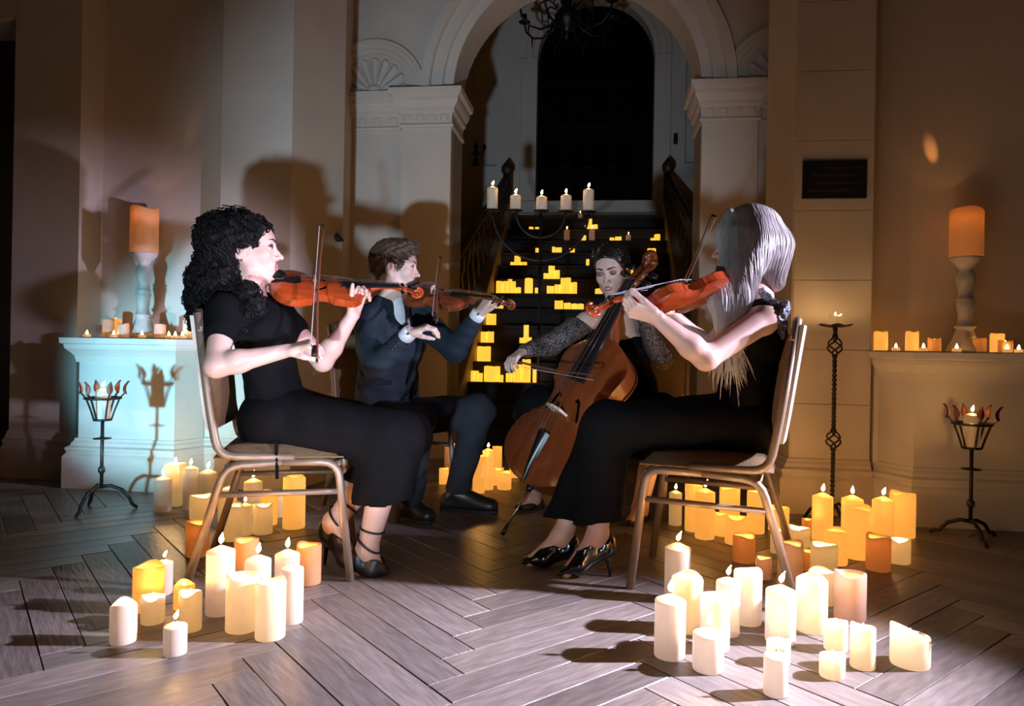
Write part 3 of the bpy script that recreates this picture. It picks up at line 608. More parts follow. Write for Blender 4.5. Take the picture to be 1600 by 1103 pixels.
    for px, py, Y, r in ((352, 395, 2.64, .085), (345, 370, 2.66, .09), (335, 430, 2.64, .085), (330, 462, 2.63, .078), (350, 470, 2.60, .075), (345, 440, 2.58, .06), (365, 478, 2.56, .06), (322, 490, 2.64, .05), (378, 505, 2.53, .05), (390, 455, 2.53, .035), (335, 500, 2.62, .05), (400, 480, 2.51, .035), (350, 420, 2.72, .10), (314, 470, 2.66, .05), (316, 500, 2.66, .045), (325, 440, 2.68, .07)): g.ell(at(px, py, Y), np.eye(3), (r, r, r*1.05), .03)
    g.sub(H.p(.040, -.085, -.035), H.A, (.070, .05, .056), .010); g.sub(H.p(.085, 0, -.040), H.A, (.078, .075, .095), .01)
    g.disp = lambda P: .007*np.sin(P[:, 0]*95+2*np.sin(P[:, 2]*60))*np.sin(P[:, 1]*90+P[:, 2]*70)+.004*np.sin(P[:, 0]*210+P[:, 2]*190)*np.sin(P[:, 1]*200)
    hr = grow('hair', g, .006, M['hairblack'], t)
    cs = surf(hr); cs = cs[((cs-H.c) @ H.A[0] < .06) | (cs[:, 2] > H.c[2]+.06)]; st_ = cs[rng.choice(len(cs), 1500)]
    paths = comb(g, st_, lambda P: np.tile([-.25, 0, -1.], (len(P), 1)), 14, .007, .004, .0055, 95)
    for i in range(60):
        q0 = rng.uniform(-.9, .7); c = H.p(-.03+.10*math.sin(q0), rng.uniform(-.07, .07), .05+.098*math.cos(q0)); ph = rng.uniform(0, 6.28)
        paths.append([c+np.array([.010*math.cos(ph+q*5)-.02*q, .010*math.sin(ph+q*5), .006*math.sin(q*3)]) for q in np.linspace(0, 1, 8)])
    strands(paths, .0021).build('curls', M['hairblack'], hr)
    return t
# ---------------------------------------------------------------- violinist in a suit
def man():
    F = nrm([.80, -.60, 0]); Lf = np.array([-F[1], F[0], 0]); U = np.array([0, 0, 1.])
    hip = at(603, 655, 3.62); waist = at(606, 600, 3.62); chest = at(612, 535, 3.60); nb = at(612, 468, 3.58); hc = np.array([-.583, 3.55, 1.207])
    t = thing('person', 'man with short brown hair in a dark suit playing violin', 'person', (hip[0], hip[1], 0))
    shR, shL = at(576, 500, 3.46), at(655, 497, 3.66); elR, wrR = at(588, 572, 3.32), at(640, 520, 3.22); elL, wrL = at(712, 546, 3.56), at(748, 490, 3.44)
    kR, kL = at(652, 655, 3.28), at(748, 642, 3.52); aR, aL = at(642, 783, 3.42), at(714, 768, 3.62); tR, tL = fl(664, 815)+[0, 0, .02], fl(762, 800)+[0, 0, .02]
    H = Head(hc, [.99, -.02, -.06], U+np.array([.05, 0, 0]), 1.05, True)
    f = SDF(); H.add(f); f.cone(H.p(-.02, 0, -.045), nb, .055, .060, .03)
    f.econe(nb+[0, 0, -.02], chest, .06, .10, Lf, 1.7, .05); f.econe(chest, hip, .10, .105, Lf, 1.45, .05)
    for s_, e, w_ in ((shR, elR, wrR), (shL, elL, wrL)): arm(f, s_, e, w_, (.052, .043, .040, .027))
    dR = nrm(at(690, 503, 3.20)-wrR); hand(f, wrR, dR, [.1, .25, -.95], 1, [(30, 40, 20), (34, 42, 22), (38, 42, 22), (40, 40, 20)], thumb=(.8, .3, .5))
    dL = nrm(at(772, 464, 3.40)-wrL+np.array([0, 0, .02])); hand(f, wrL, dL, [.55, -.1, .45], 1, [(45, 70, 40), (48, 70, 40), (52, 70, 40), (55, 65, 35)], thumb=(.8, .4, .1), thumbcurl=.2)
    for s, kn, an, to in ((-1, kR, aR, tR), (1, kL, aL, tL)): leg(f, hip+Lf*.09*s, kn, an, (.085, .06, .055, .04)); foot(f, an, to)
    grow('body', f, .008, [M['skinpale'], M['lips'], M['lid']], t, [(H.c, np.array([.14, .14, .155]), .0038), (wrR+dR*.09, np.ones(3)*.105, .0035), (wrL+dL*.08, np.ones(3)*.105, .0035)], lambda P: H.paint(P)*0); H.parts(t, M['browb'])
    g = SDF(); g.econe(nb+[0, 0, -.03], chest, .072, .120, Lf, 1.65, .05); g.econe(chest, waist, .122, .112, Lf, 1.5, .04); g.econe(waist, hip+[0, 0, -.06], .115, .135, Lf, 1.5, .04)
    for s_, e, w_ in ((shR, elR, wrR), (shL, elL, wrL)):
        g.cone(nb+[0, 0, -.025]+(s_-nb)*.4, s_, .06, .075, .03); g.cone(s_, e, .074, .060, .03); we = e+(w_-e)*.78; g.cone(e, we, .060, .044, .03)
    g.sub(nb+F*.10+[0, 0, .01], np.array([F, Lf, U]), (.075, .055, .13), .01); g.sub(nb+[0, 0, .05], np.eye(3), (.07, .07, .07), .01)
    g.disp = lambda P: .004*np.sin(P[:, 0]*38+P[:, 2]*50)*np.sin(P[:, 1]*42-P[:, 2]*30)
    jk = grow('suit_jacket', g, .009, M['suit'], t)
    for q in range(3): b = MB(); p = elR+(wrR-elR)*(.60+.09*q)+np.array([-.01, -.055+.004*q, -.012]); b.ball(p, (.006, .003, .006), n=5); b.build('sleeve_button', M['leather'], jk, smooth=True)
    b = MB(); b.tube([chest+F*.125+Lf*.09+[0, 0, .03], chest+F*.135+Lf*.05+[0, 0, -.05], waist+F*.13+Lf*.0], [.012, .02, .006], 6, flat=.3); b.build('lapel', M['suit'], jk)
    p = at(604, 600, 3.40); b = MB(); b.box(p[0]-.05, p[0]+.03, p[1]-.012, p[1], p[2]-.005, p[2]+.02); b.build('pocket_flap', M['suit'], jk, bevel=.004)
    # shirt: collar, front and cuffs
    g = SDF(); g.cone(nb+[0, 0, -.005], nb+[0, 0, .038]+F*.008, .067, .063, .01); g.econe(nb+F*.03+[0, 0, -.03], chest+F*.05, .050, .075, Lf, 1.2, .02); g.cut(nb+[0, 0, .036], [.3, -.2, 1]); g.cut(chest, [0, 0, -1])
    grow('shirt', g, .007, M['shirt'], t)
    for e, w_ in ((elR, wrR), (elL, wrL)):
        a = nrm(w_-e); b = MB(); b.tube([w_-a*.05, w_-a*.01, w_+a*.010], [.036, .037, .036], 14); cf = b.build('shirt_cuff', M['shirt'], t, smooth=True)
        b = MB(); c = w_-a*.002+np.array([.0, -.041, -.004]); b.ball(c, .006, n=5); b.build('cuff_link', M['leather'], cf)
    b = MB(); b.tube([nb+F*.085+[0, 0, -.0], nb+F*.11+[0, 0, -.05], chest+F*.13+[0, 0, .03]], [.010, .016, .024], 6, flat=.4); b.build('necktie', M['leather'], t)
    for kn, an, s in ((kR, aR, -1), (kL, aL, 1)):
        g = SDF(); hp = hip+Lf*.08*s; g.ell(hip+[0, 0, -.01], np.eye(3), (.15, .16, .12), .05); g.cone(hp, kn, .105, .078, .04); g.cone(kn, an+[0, 0, .0], .076, .060, .04); g.cut(an+[0, 0, .005], an-kn)
        g.disp = lambda P: .004*np.sin(P[:, 0]*45+P[:, 1]*30)*np.sin(P[:, 2]*38+1)
        grow('trouser_leg', g, .009, M['suittrouser'], t)
    for an, to in ((aR, tR), (aL, tL)):
        g = SDF(); d = nrm((to-an)*[1, 1, 0]); hl = an*[1, 1, 0]-d*.045+[0, 0, .03]; g.cone(an+[0, 0, -.015], hl+[0, 0, .012], .044, .040, .02); g.cone(hl, to*[1, 1, 0]+[0, 0, .03]+d*.02, .036, .034, .03); g.cone(an, to*[1, 1, 0]+[0, 0, .035], .040, .032, .03); g.cut([0, 0, .004], [0, 0, -1])
        sh = grow('dress_shoe', g, .006, M['leather'], t); b = MB(); c = hl*[1, 1, 0]; n = to*[1, 1, 0]+d*.05; sd = np.array([-d[1], d[0], 0])
        b.prism([tuple((c-d*.035+sd*.03)[:2]), tuple((c-d*.035-sd*.03)[:2]), tuple((n-d*.05-sd*.042)[:2]), tuple((n-sd*.02)[:2]), tuple((n+sd*.02)[:2]), tuple((n-d*.05+sd*.042)[:2])], .001, .012); b.build('sole', M['leather'], sh)
    # hair, short and wavy
    g = SDF(); H.cap(g, .014); g.ell(H.p(.045, 0, .108), H.A, np.array([.055, .06, .03]), .03); g.ell(H.p(-.085, 0, -.02), H.A, np.array([.03, .055, .055]), .03)
    g.cut(H.p(.050, 0, .03), H.A[0]*.80-H.A[2]*.60) if False else g.sub(H.p(.098, 0, -.02), H.A, (.080, .11, .102), .01)
    g.cut(H.p(-.05, 0, -.065), -H.A[2]*.8+H.A[0]*.35)
    for y in (-1, 1): g.sub(H.p(-.002, .085*y, -.012), H.A, (.034, .03, .04), .006)
    g.disp = lambda P: .004*np.sin(P[:, 0]*130+2*np.sin(P[:, 2]*70))*np.sin(P[:, 1]*120+P[:, 2]*90)
    hr = grow('hair', g, .005, M['hairbrown'], t); cs = surf(hr); q_ = (cs-H.c) @ H.A.T; cs = cs[(q_[:, 2] > -.05)]
    st_ = cs[rng.choice(len(cs), 1300)]
    def flow(P):
        q = (P-H.c) @ H.A.T; fr = np.clip((q[:, 0]+.02)*20, -1, 1)[:, None]; return fr*H.A[0]*.8-H.A[2]*.6-(1-np.abs(fr))*H.A[0]*.3+np.sign(q[:, 1])[:, None]*H.A[1]*.35
    paths = comb(g, st_, flow, 7, .006, .003, .0022, 160)
    for i in range(70):
        c = H.p(rng.uniform(.060, .092), rng.uniform(-.05, .05), rng.uniform(.085, .112)); k = rng.uniform(0, 6.28)
        paths.append([c+H.A[0]*.016*q-H.A[2]*.035*q*q+np.array([.006*math.cos(k+q*7), .005*math.sin(k+q*7), .005*math.sin(k+q*7)]) for q in np.linspace(0, 1, 8)])
    strands(paths, .0016).build('locks', M['hairbrown'], hr)
    return t
# ---------------------------------------------------------------- cellist
def cellist():
    F = nrm([-.45, -.89, 0]); Lf = np.array([-F[1], F[0], 0]); U = np.array([0, 0, 1.])
    hip = at(985, 655, 3.80); waist = at(980, 600, 3.75); chest = at(965, 545, 3.66); nb = at(962, 490, 3.58); hc = at(957, 424, 3.47)
    t = thing('person', 'smiling dark-haired woman with lace sleeves playing the cello', 'person', (hip[0], hip[1], 0))
    shR, shL = at(915, 502, 3.56), at(1008, 502, 3.66); elR, wrR = at(858, 540, 3.54), at(818, 548, 3.44); elL, wrL = at(1034, 560, 3.46), at(1000, 482, 3.36)
    kR, kL = at(842, 640, 3.42), at(1030, 650, 3.5); aR, aL = at(833, 778, 3.70), at(1000, 795, 3.45); tR, tL = fl(814, 796)+[0, 0, .018], fl(985, 822)+[0, 0, .018]
    H = Head(hc, [-.42, -.86, -.30], [-.20, -.25, 1], 1.04)
    f = SDF(); H.add(f, 1.0); f.cone(H.p(-.02, 0, -.045), nb, .046, .052, .03)
    f.econe(nb+[0, 0, -.02], chest, .05, .088, Lf, 1.6, .05); f.econe(chest, waist, .09, .075, Lf, 1.5, .04); f.econe(waist, hip, .08, .11, Lf, 1.55, .04); f.cone(nb+[0, 0, -.02], shR, .042, .044, .04); f.cone(nb+[0, 0, -.02], shL, .042, .044, .04)
    for s_, e, w_ in ((shR, elR, wrR), (shL, elL, wrL)): arm(f, s_, e, w_, (.046, .037, .035, .023))
    dR = nrm(at(790, 562, 3.36)-wrR+np.array([0, 0, -.02])); hand(f, wrR, dR, [.35, .3, -.8], 1, [(25, 45, 25), (28, 48, 25), (30, 48, 25), (32, 45, 20)], thumb=(.8, .3, .5), sc=.95)
    dL = nrm(at(968, 452, 3.30)-wrL); hand(f, wrL, dL, [-.35, .8, .1], 1, [(25, 55, 30), (28, 58, 32), (30, 58, 32), (32, 55, 30)], sc=.95)
    for s, kn, an, to in ((-1, kR, aR, tR), (1, kL, aL, tL)): leg(f, hip+Lf*.09*s, kn, an); foot(f, an, to)
    grow('body', f, .008, [M['skin'], M['lips'], M['lid']], t, [(H.c, np.array([.14, .14, .155]), .0033), (wrR+dR*.09, np.ones(3)*.1, .0033), (wrL+dL*.08, np.ones(3)*.1, .0035)], H.paint); H.parts(t, M['brow'], closed=True)
    b = MB(); b.tube([H.p(.0985-20*y*y, y, -.0605+16*y*y) for y in np.linspace(-.015, .015, 7)], [.001]+[.0034]*5+[.001], 6, flat=.6); b.build('teeth', M['teeth'], t, smooth=True)
    g = SDF(); g.econe(chest+[0, 0, .05], chest, .085, .105, Lf, 1.7, .05); g.econe(chest, waist, .108, .09, Lf, 1.5, .04); g.econe(waist, hip, .095, .125, Lf, 1.55, .04); g.cut(chest+[0, 0, .062], [0, 0, 1]); grow('bodice', g, .009, M['blackcloth'], t)
    for e, w_, s_ in ((elR, wrR, shR), (elL, wrL, shL)):
        g = SDF(); g.cone(s_+(e-s_)*.02, e, .060, .055, .02); g.cone(e, e+(w_-e)*.90, .053, .036, .02); g.cut(s_+(e-s_)*.08, -(e-s_)+np.array([0, 0, .12])); g.disp = lambda P: .0025*np.sin(P[:, 0]*70+P[:, 2]*60)
        grow('lace_sleeve', g, .007, M['lace'], t)
    for kn, an, s in ((kR, aR, -1), (kL, aL, 1)):
        g = SDF(); hp = hip+Lf*.08*s; g.ell(hip, np.eye(3), (.16, .17, .12), .05); g.cone(hp, kn, .125, .105, .05); he = kn+(an-kn)*(.62 if s < 0 else .5); g.cone(kn, he+(he-kn)*.25, .105, .10, .04); g.cut(he, an-kn); g.disp = lambda P: .006*np.sin(P[:, 0]*45+P[:, 1]*30)*np.sin(P[:, 2]*20+1)
        grow('skirt_side', g, .010, M['blackcloth2'], t)
    for an, to in ((aR, tR), (aL, tL)): pump(t, an, to, M['leather'])
    g = SDF(); H.cap(g, .010); g.ell(H.p(-.115, 0, .02), H.A, np.array([.05, .055, .05]), .02); g.cut(H.p(.083, 0, .080), H.A[0]*.82-H.A[2]*.57); g.sub(H.p(.105, 0, -.035), H.A, (.075, .072, .115), .012)
    for y in (-1, 1): g.sub(H.p(-.006, .085*y, -.03), H.A, (.045, .03, .055), .006)
    g.cut(H.p(-.03, 0, -.07), -H.A[2]); g.disp = lambda P: .0012*np.sin(P[:, 0]*240+P[:, 2]*160)
    hr = grow('hair', g, .005, M['hairdark'], t); cs = surf(hr); cs = cs[rng.choice(len(cs), 700)]; strands(comb(g, cs, lambda P: np.tile(-H.A[0]-H.A[2]*.25, (len(P), 1)), 9, .008, .0012), .0011).build('locks', M['hairdark'], hr)
    b = MB()
    for k in range(5): b.ball(H.p(.03-.012*k, -.072-.003*k, .085+.006*k), .008-.001*k, n=5)
    b.build('hair_clip', M['chrome'], hr, smooth=True)
    b = MB(); e0 = H.p(-.012, .078, -.04); b.tube([e0, e0-[0, 0, .02]], .0015, 5); b.tube([e0-[0, 0, .02], e0-[0, 0, .055]], [.005, .016], 10, flat=.3); b.build('earring', M['gold'], t, smooth=True)
    return t
# ---------------------------------------------------------------- platinum-haired violinist at the right
def woman_right():
    F = nrm([-.93, .37, 0]); Lf = np.array([-F[1], F[0], 0]); U = np.array([0, 0, 1.])
    hip = at(1158, 662, 2.60); waist = at(1168, 595, 2.58); chest = at(1180, 525, 2.56); nb = at(1180, 458, 2.57); hc = np.array([.838, 2.585, 1.213])
    t = thing('person', 'woman with long platinum hair in black playing violin, seated at right', 'person', (hip[0], hip[1], 0))
    shL, shR = at(1196, 497, 2.40), at(1160, 490, 2.74); elL, wrL = at(1103, 560, 2.28), at(1026, 496, 2.24); elR, wrR = at(1105, 545, 2.92), at(1050, 490, 2.86)
    kL, kR = at(948, 664, 2.58), at(945, 664, 2.78); aL, aR = at(934, 836, 2.60), at(878, 838, 2.72); tL, tR = fl(884, 902)+[0, 0, .018], fl(828, 884)+[0, 0, .018]
    H = Head(hc, [-.95, .31, -.10], U+F*.10, 1.04)
    f = SDF(); H.add(f); f.cone(H.p(-.02, 0, -.045), nb, .046, .052, .03)
    f.econe(nb+[0, 0, -.02], chest, .05, .085, Lf, 1.6, .05); f.econe(chest, waist, .09, .072, Lf, 1.5, .04); f.econe(waist, hip, .075, .105, Lf, 1.55, .04); f.cone(nb+[0, 0, -.02], shL, .04, .046, .04)
    for s_, e, w_ in ((shR, elR, wrR), (shL, elL, wrL)): arm(f, s_, e, w_)
    dL = nrm(at(968, 478, 2.22)-wrL); hand(f, wrL, dL, [.15, .45, .75], 1, [(40, 55, 30), (42, 58, 32), (45, 58, 32), (48, 55, 30)], thumb=(.95, .30, .35), sc=.98, thumbcurl=.3)
    dR = nrm(at(1020, 480, 2.86)-wrR); hand(f, wrR, dR, [-.1, -.2, -.9], -1, [(35, 45, 20), (40, 45, 25), (45, 45, 25), (45, 40, 20)], sc=.96)
    for s, kn, an, to in ((1, kL, aL, tL), (-1, kR, aR, tR)): leg(f, hip+Lf*.085*s, kn, an); foot(f, an, to)
    grow('body', f, .007, [M['skin'], M['lips'], M['lid']], t, [(H.c, np.array([.14, .14, .155]), .0038), (wrL+dL*.09, np.ones(3)*.105, .003), (wrR+dR*.09, np.ones(3)*.1, .004)], H.paint); H.parts(t, M['browb'])
    g = SDF(); g.econe(nb+[0, 0, -.055], chest, .060, .098, Lf, 1.6, .05); g.econe(chest, waist, .102, .086, Lf, 1.5, .04); g.econe(waist, hip, .086, .12, Lf, 1.55, .04); g.cone(nb+[0, 0, -.02]+(shL-nb)*.35, shL+[0, 0, .02], .045, .038, .02)
    g.cut(nb+[0, 0, .02], [0, 0, 1]); g.sub(shL+(elL-shL)*.28+[0, -.05, -.02], np.eye(3), (.075, .09, .085), .015); g.disp = lambda P: .003*np.sin(P[:, 0]*60+P[:, 2]*35)*np.sin(P[:, 1]*55-P[:, 2]*25)
    grow('top', g, .008, M['blackcloth'], t)
    g = SDF(); g.ell(shL+[.040, -.012, .012], np.array([[.85, 0, -.53], [0, 1, 0], [.53, 0, .85]]), (.026, .036, .056), .01); g.ell(shL+[.058, -.002, -.030], np.eye(3), (.014, .026, .04), .01); g.cone(nb+(shL-nb)*.30+[0, -.01, .03], shL+[.028, -.01, .035], .018, .02, .01); g.disp = lambda P: .004*np.sin(P[:, 0]*190+P[:, 1]*80)*np.sin(P[:, 2]*170+P[:, 1]*90)
    grow('sequin_cap_sleeve', g, .005, M['sequin'], t)
    for kn, an, s in ((kL, aL, 1), (kR, aR, -1)):
        g = SDF(); hp = hip+Lf*.07*s; he = kn+(an-kn)*.86; g.ell(hip+[0, 0, 0], np.eye(3), (.15, .17, .12), .05); g.cone(hp, kn, .115, .080, .05); g.econe(kn, he+(he-kn)*.2, .078, .098, F, 1.0, .05); g.cut(he, (he-kn)+F*-.10)
        g.disp = lambda P: .005*np.sin(P[:, 0]*45+P[:, 1]*30)*np.sin(P[:, 2]*14+1)
        grow('trouser_leg', g, .009, M['blackcloth2'], t)
    for an, to in ((aL, tL), (aR, tR)): pump(t, an, to, M['patent'], name='patent_court_shoe')
    # hair
    g = SDF(); H.cap(g, .013); g.ell(H.p(-.04, .02, -.02), H.A, np.array([.095, .095, .11]), .03)
    g.cone(H.p(-.03, .055, .0), at(1150, 470, 2.46), .062, .050, .03); g.cone(at(1150, 470, 2.46), at(1137, 535, 2.44), .046, .022, .03); g.cone(H.p(-.09, .02, -.02), at(1210, 440, 2.54), .065, .035, .03)
    g.cone(H.p(.035, .070, .03), at(1124, 470, 2.44), .035, .030, .03); g.cone(at(1124, 470, 2.44), at(1130, 540, 2.42), .030, .018, .03)
    g.sub(H.p(.166, -.02, -.03), H.A, (.072, .120, .120), .012); g.sub(H.p(.112, -.06, -.02), H.A, (.068, .07, .115), .012); g.cone(H.p(.045, .058, .10), H.p(.072, .060, .02), .020, .021, .02); g.cone(H.p(.072, .060, .02), H.p(.060, .068, -.07), .021, .024, .02)
    hr = grow('hair', g, .005, M['hairsilver'], t); cs = surf(hr); st_ = np.concatenate([cs[rng.choice(len(cs), 900)], cs[cs[:, 2] > H.c[2]+.06][rng.choice((cs[:, 2] > H.c[2]+.06).sum(), 700)]])
    def flow(P):
        q = (P-H.c) @ H.A.T; tp = np.clip((q[:, 2]-.05)*16, 0, 1)[:, None]; return np.tile([0, 0, -1.], (len(P), 1))+tp*(np.sign(q[:, 1]-.002)[:, None]*H.A[1]*1.2-H.A[0]*.35)
    paths = comb(g, st_, flow, 24, .010, .0012, .0012, 30)
    for i in range(150):
        a = at(1136+rng.normal(0, 9), 500+rng.uniform(-25, 25), 2.425+rng.normal(0, .01)); b_ = at(1148+rng.normal(0, 15), 585+rng.normal(0, 18), 2.445+rng.normal(0, .012)); k = rng.uniform(0, 6.28)
        paths.append([a+(b_-a)*q+np.array([.004*math.sin(k+q*4), .003*math.cos(k+q*4), 0]) for q in np.linspace(0, 1, 9)])
    strands(paths, .0014).build('locks', M['hairsilver'], hr)
    return t
# ================================================================ INSTRUMENTS
OT = [0, .012, .03, .06, .10, .15, .20, .25, .30, .35, .39, .415, .42, .44, .47, .51, .55, .59, .63, .655, .665, .67, .70, .75, .80, .84, .88, .92, .95, .975, .99, 1]
OW = [.05, .30, .47, .66, .82, .935, .99, 1, .975, .91, .845, .82, .80, .67, .575, .53, .525, .55, .63, .72, .735, .72, .735, .785, .81, .80, .745, .63, .50, .36, .24, .13]
def outline(n=64):
    ts = np.unique(np.concatenate([np.linspace(0, 1, n), OT])); return ts, np.interp(ts, OT, OW)
def fiddle(name, label, cat, B, A, N, body, halfw, ribs, total, vm, cello=False, arch=None):
    """local frame: x along the body to the scroll, z out of the belly"""
    A = nrm(A); N = np.asarray(N, float); N = nrm(N-A*np.dot(N, A)); Yv = np.cross(N, A)
    mw = Matrix(((A[0], Yv[0], N[0], B[0]), (A[1], Yv[1], N[1], B[1]), (A[2], Yv[2], N[2], B[2]), (0, 0, 0, 1)))
    t = thing(name, label, cat, mat=mw); ar = arch or body*.042; ts, ws = outline(); k = body/.355
    def plate(z, sgn, over):
        P = []
        for a, w_ in zip(ts, ws):
            row = []; hw = w_*halfw+over
            for q in np.linspace(-1, 1, 15):
                e = max(0, 1-abs(q)**2.2)*min(1, a*9, (1-a)*9)**.6; row.append((a*body+(0 if 0 < a < 1 else 0), q*hw, z+sgn*ar*e))
            P.append(row)
        P2 = [[(x, y, zz-sgn*.0035*k) for x, y, zz in r] for r in P]
        b = MB(); b.grid(P); b.grid(P2); n = len(P)
        for j in (0, 14): b.grid([[P[i][j], P2[i][j]] for i in range(n)])
        return b
    plate(ribs/2, 1, .003*k).build('belly', vm, t, smooth=True); plate(-ribs/2, -1, .003*k).build('back', vm, t, smooth=True)
    b = MB()
    for sg in (-1, 1): b.grid([[(a*body, sg*w_*halfw, z) for z in np.linspace(-ribs/2, ribs/2, 3)] for a, w_ in zip(ts, ws)])
    b.build('ribs', vm, t, smooth=True)
    zt = ribs/2+ar; nk = body*.36; nx = body+nk                                   # nut position
    bx = body*.45; bh = .033*k if not cello else .085; sz = zt+bh*.8
    # f-holes
    for sg in (-1, 1):
        b = MB(); pts = [(bx+body*dx, sg*(halfw*dy), ribs/2+ar*max(0, 1-abs(dy/.56)**2.2)+.001*k) for dx, dy in ((-.105, .46), (-.115, .50), (-.10, .54), (-.06, .50), (0, .42), (.06, .34), (.10, .28), (.112, .235), (.095, .21))]
        b.tube(pts, np.array([.0022, .0036, .0028, .0022, .0028, .0022, .0028, .0036, .0022])*k*1.25, 6, flat=.9); b.build('sound_hole', M['void'], t)
    # bridge, tailpiece, fingerboard, neck
    b = MB(); P = [(-.5, 0), (-.36, 0), (-.28, .3), (.28, .3), (.36, 0), (.5, 0), (.44, .55), (.42, .82), (0, 1), (-.42, .82), (-.44, .55)]; bw = .042*k if not cello else .088
    b.add([(bx-.0025*k, y*bw, zt-ar*.12+z*bh) for y, z in P]+[(bx+.0025*k, y*bw, zt-ar*.12+z*bh) for y, z in P], [tuple(range(11)), tuple(range(11, 22))[::-1]]+[(i, (i+1) % 11, 11+(i+1) % 11, 11+i) for i in range(11)]); b.build('bridge', M['maple'], t)
    tl = body*.30; tw = k*.62 if cello else k; P = [[(x, y*wd, ribs/2+ar*.3+(sz*.8-ribs/2-ar*.3)*f_+.006*k*(1-y*y)) for y in np.linspace(-1, 1, 7)] for x, wd, f_ in ((.004*k, .008*tw, .0), (tl*.3, .012*tw, .35), (tl*.7, .017*tw, .7), (tl, .022*tw, .9))]
    P2 = [[(x, y, z-.006*k) for x, y, z in r] for r in P]; b = MB(); b.grid(P); b.grid(P2[::-1]); b.grid([P[-1], P2[-1]]); b.build('tailpiece', M['ebony'], t, smooth=True)
    f0 = body*.735 if not cello else body*.66; P = []
    for x in np.linspace(f0, nx, 5):
        q = (x-f0)/(nx-f0); P.append([(x, y*(.021-.009*q)*k, sz-.012*k*(1-q)-.004*k+(zt*.0)-.010*k*(1-q)*.3+.004*k*(1-y*y)) for y in np.linspace(-1, 1, 7)])
    P2 = [[(x, y, z-.007*k) for x, y, z in r] for r in P]; b = MB(); b.grid(P); b.grid(P2[::-1]); b.grid([P[0], P2[0]]); b.grid([[p[0], q[0]] for p, q in zip(P, P2)]); b.grid([[p[-1], q[-1]] for p, q in zip(P, P2)]); b.build('fingerboard', M['ebony'], t)
    nz = P2[-1][3][2]-.008*k; n0 = P2[1][3][2]
    b = MB(); b.tube([(body-.01*k, 0, ribs*.05), (body+.012*k, 0, ribs*.32), (body+.03*k, 0, (nz+ribs*.5)*.52), (body+nk*.5, 0, nz-.001*k), (nx, 0, nz)], [.017*k, .017*k, .014*k, .0115*k, .0115*k], 10); b.build('neck', vm, t, smooth=True)
    # pegbox, scroll, pegs
    pb = (total-nx)*.62; px1 = nx+pb; b = MB()
    for sg in (-1, 1): b.tube([(nx-.004*k, sg*.009*k, nz), (nx+pb*.5, sg*.009*k, nz-.010*k), (px1, sg*.007*k, nz-.016*k)], [.0065*k, .0075*k, .006*k], 6, flat=1)
    b.tube([(nx, 0, nz-.009*k), (nx+pb*.5, 0, nz-.019*k), (px1, 0, nz-.022*k)], .009*k, 6); b.build('pegbox', vm, t, smooth=True)
    r0 = (total-px1)*.62; cx, cz = px1+r0*.55, nz-.012*k-r0*.35; b = MB(); sp_ = []; rr = []
    for q in np.linspace(0, 1, 34):
        an = math.radians(105)-q*math.radians(640); r = r0*(1-.80*q); sp_.append((cx+r*math.cos(an), 0, cz+r*math.sin(an))); rr.append(.0075*k*(1-.35*q))
    b.tube(sp_, rr, 8); b.build('scroll', vm, t, smooth=True); b = MB(); b.tube([(cx, -.019*k, cz), (cx, .019*k, cz)], [.006*k, .006*k], 8); b.build('scroll_eye', vm, t, smooth=True)
    for i in range(4):
        sg = 1 if i % 2 else -1; x = nx+pb*(.15+.22*i); z = nz-.003*k-.004*k*i; b = MB(); b.tube([(x, -sg*.010*k, z), (x, sg*.022*k, z)], [.003*k, .004*k], 8); b.tube([(x, sg*.022*k, z), (x, sg*.030*k, z), (x, sg*.044*k, z)], [.004*k, .0085*k, .006*k], 8, flat=.5); b.build('peg', M['ebony'], t, smooth=True)
    for i in range(4):
        y = (i-1.5)/1.5; b = MB(); b.tube([(tl, y*.013*k, sz*.88), (bx, y*.017*k, zt-ar*.12+bh*(1-.16*y*y)+.001), (nx, y*.008*k, P[-1][3][2]+.002*k), (nx+pb*.3, y*.006*k, nz-.002*k)], .0006*k if not cello else .0011, 5); b.build('string', M['string'], t)
    if not cello:
        b = MB(); b.ball((.030, .030, ribs/2+ar*.6+.012), (.032, .036, .009), n=8); b.tube([(.002, .03, -ribs/2), (.002, .03, ribs/2+.012)], .004, 6); b.build('chin_rest', M['ebony'], t, smooth=True)
    return t, mw, dict(body=body, bx=bx, sz=sz, nx=nx)
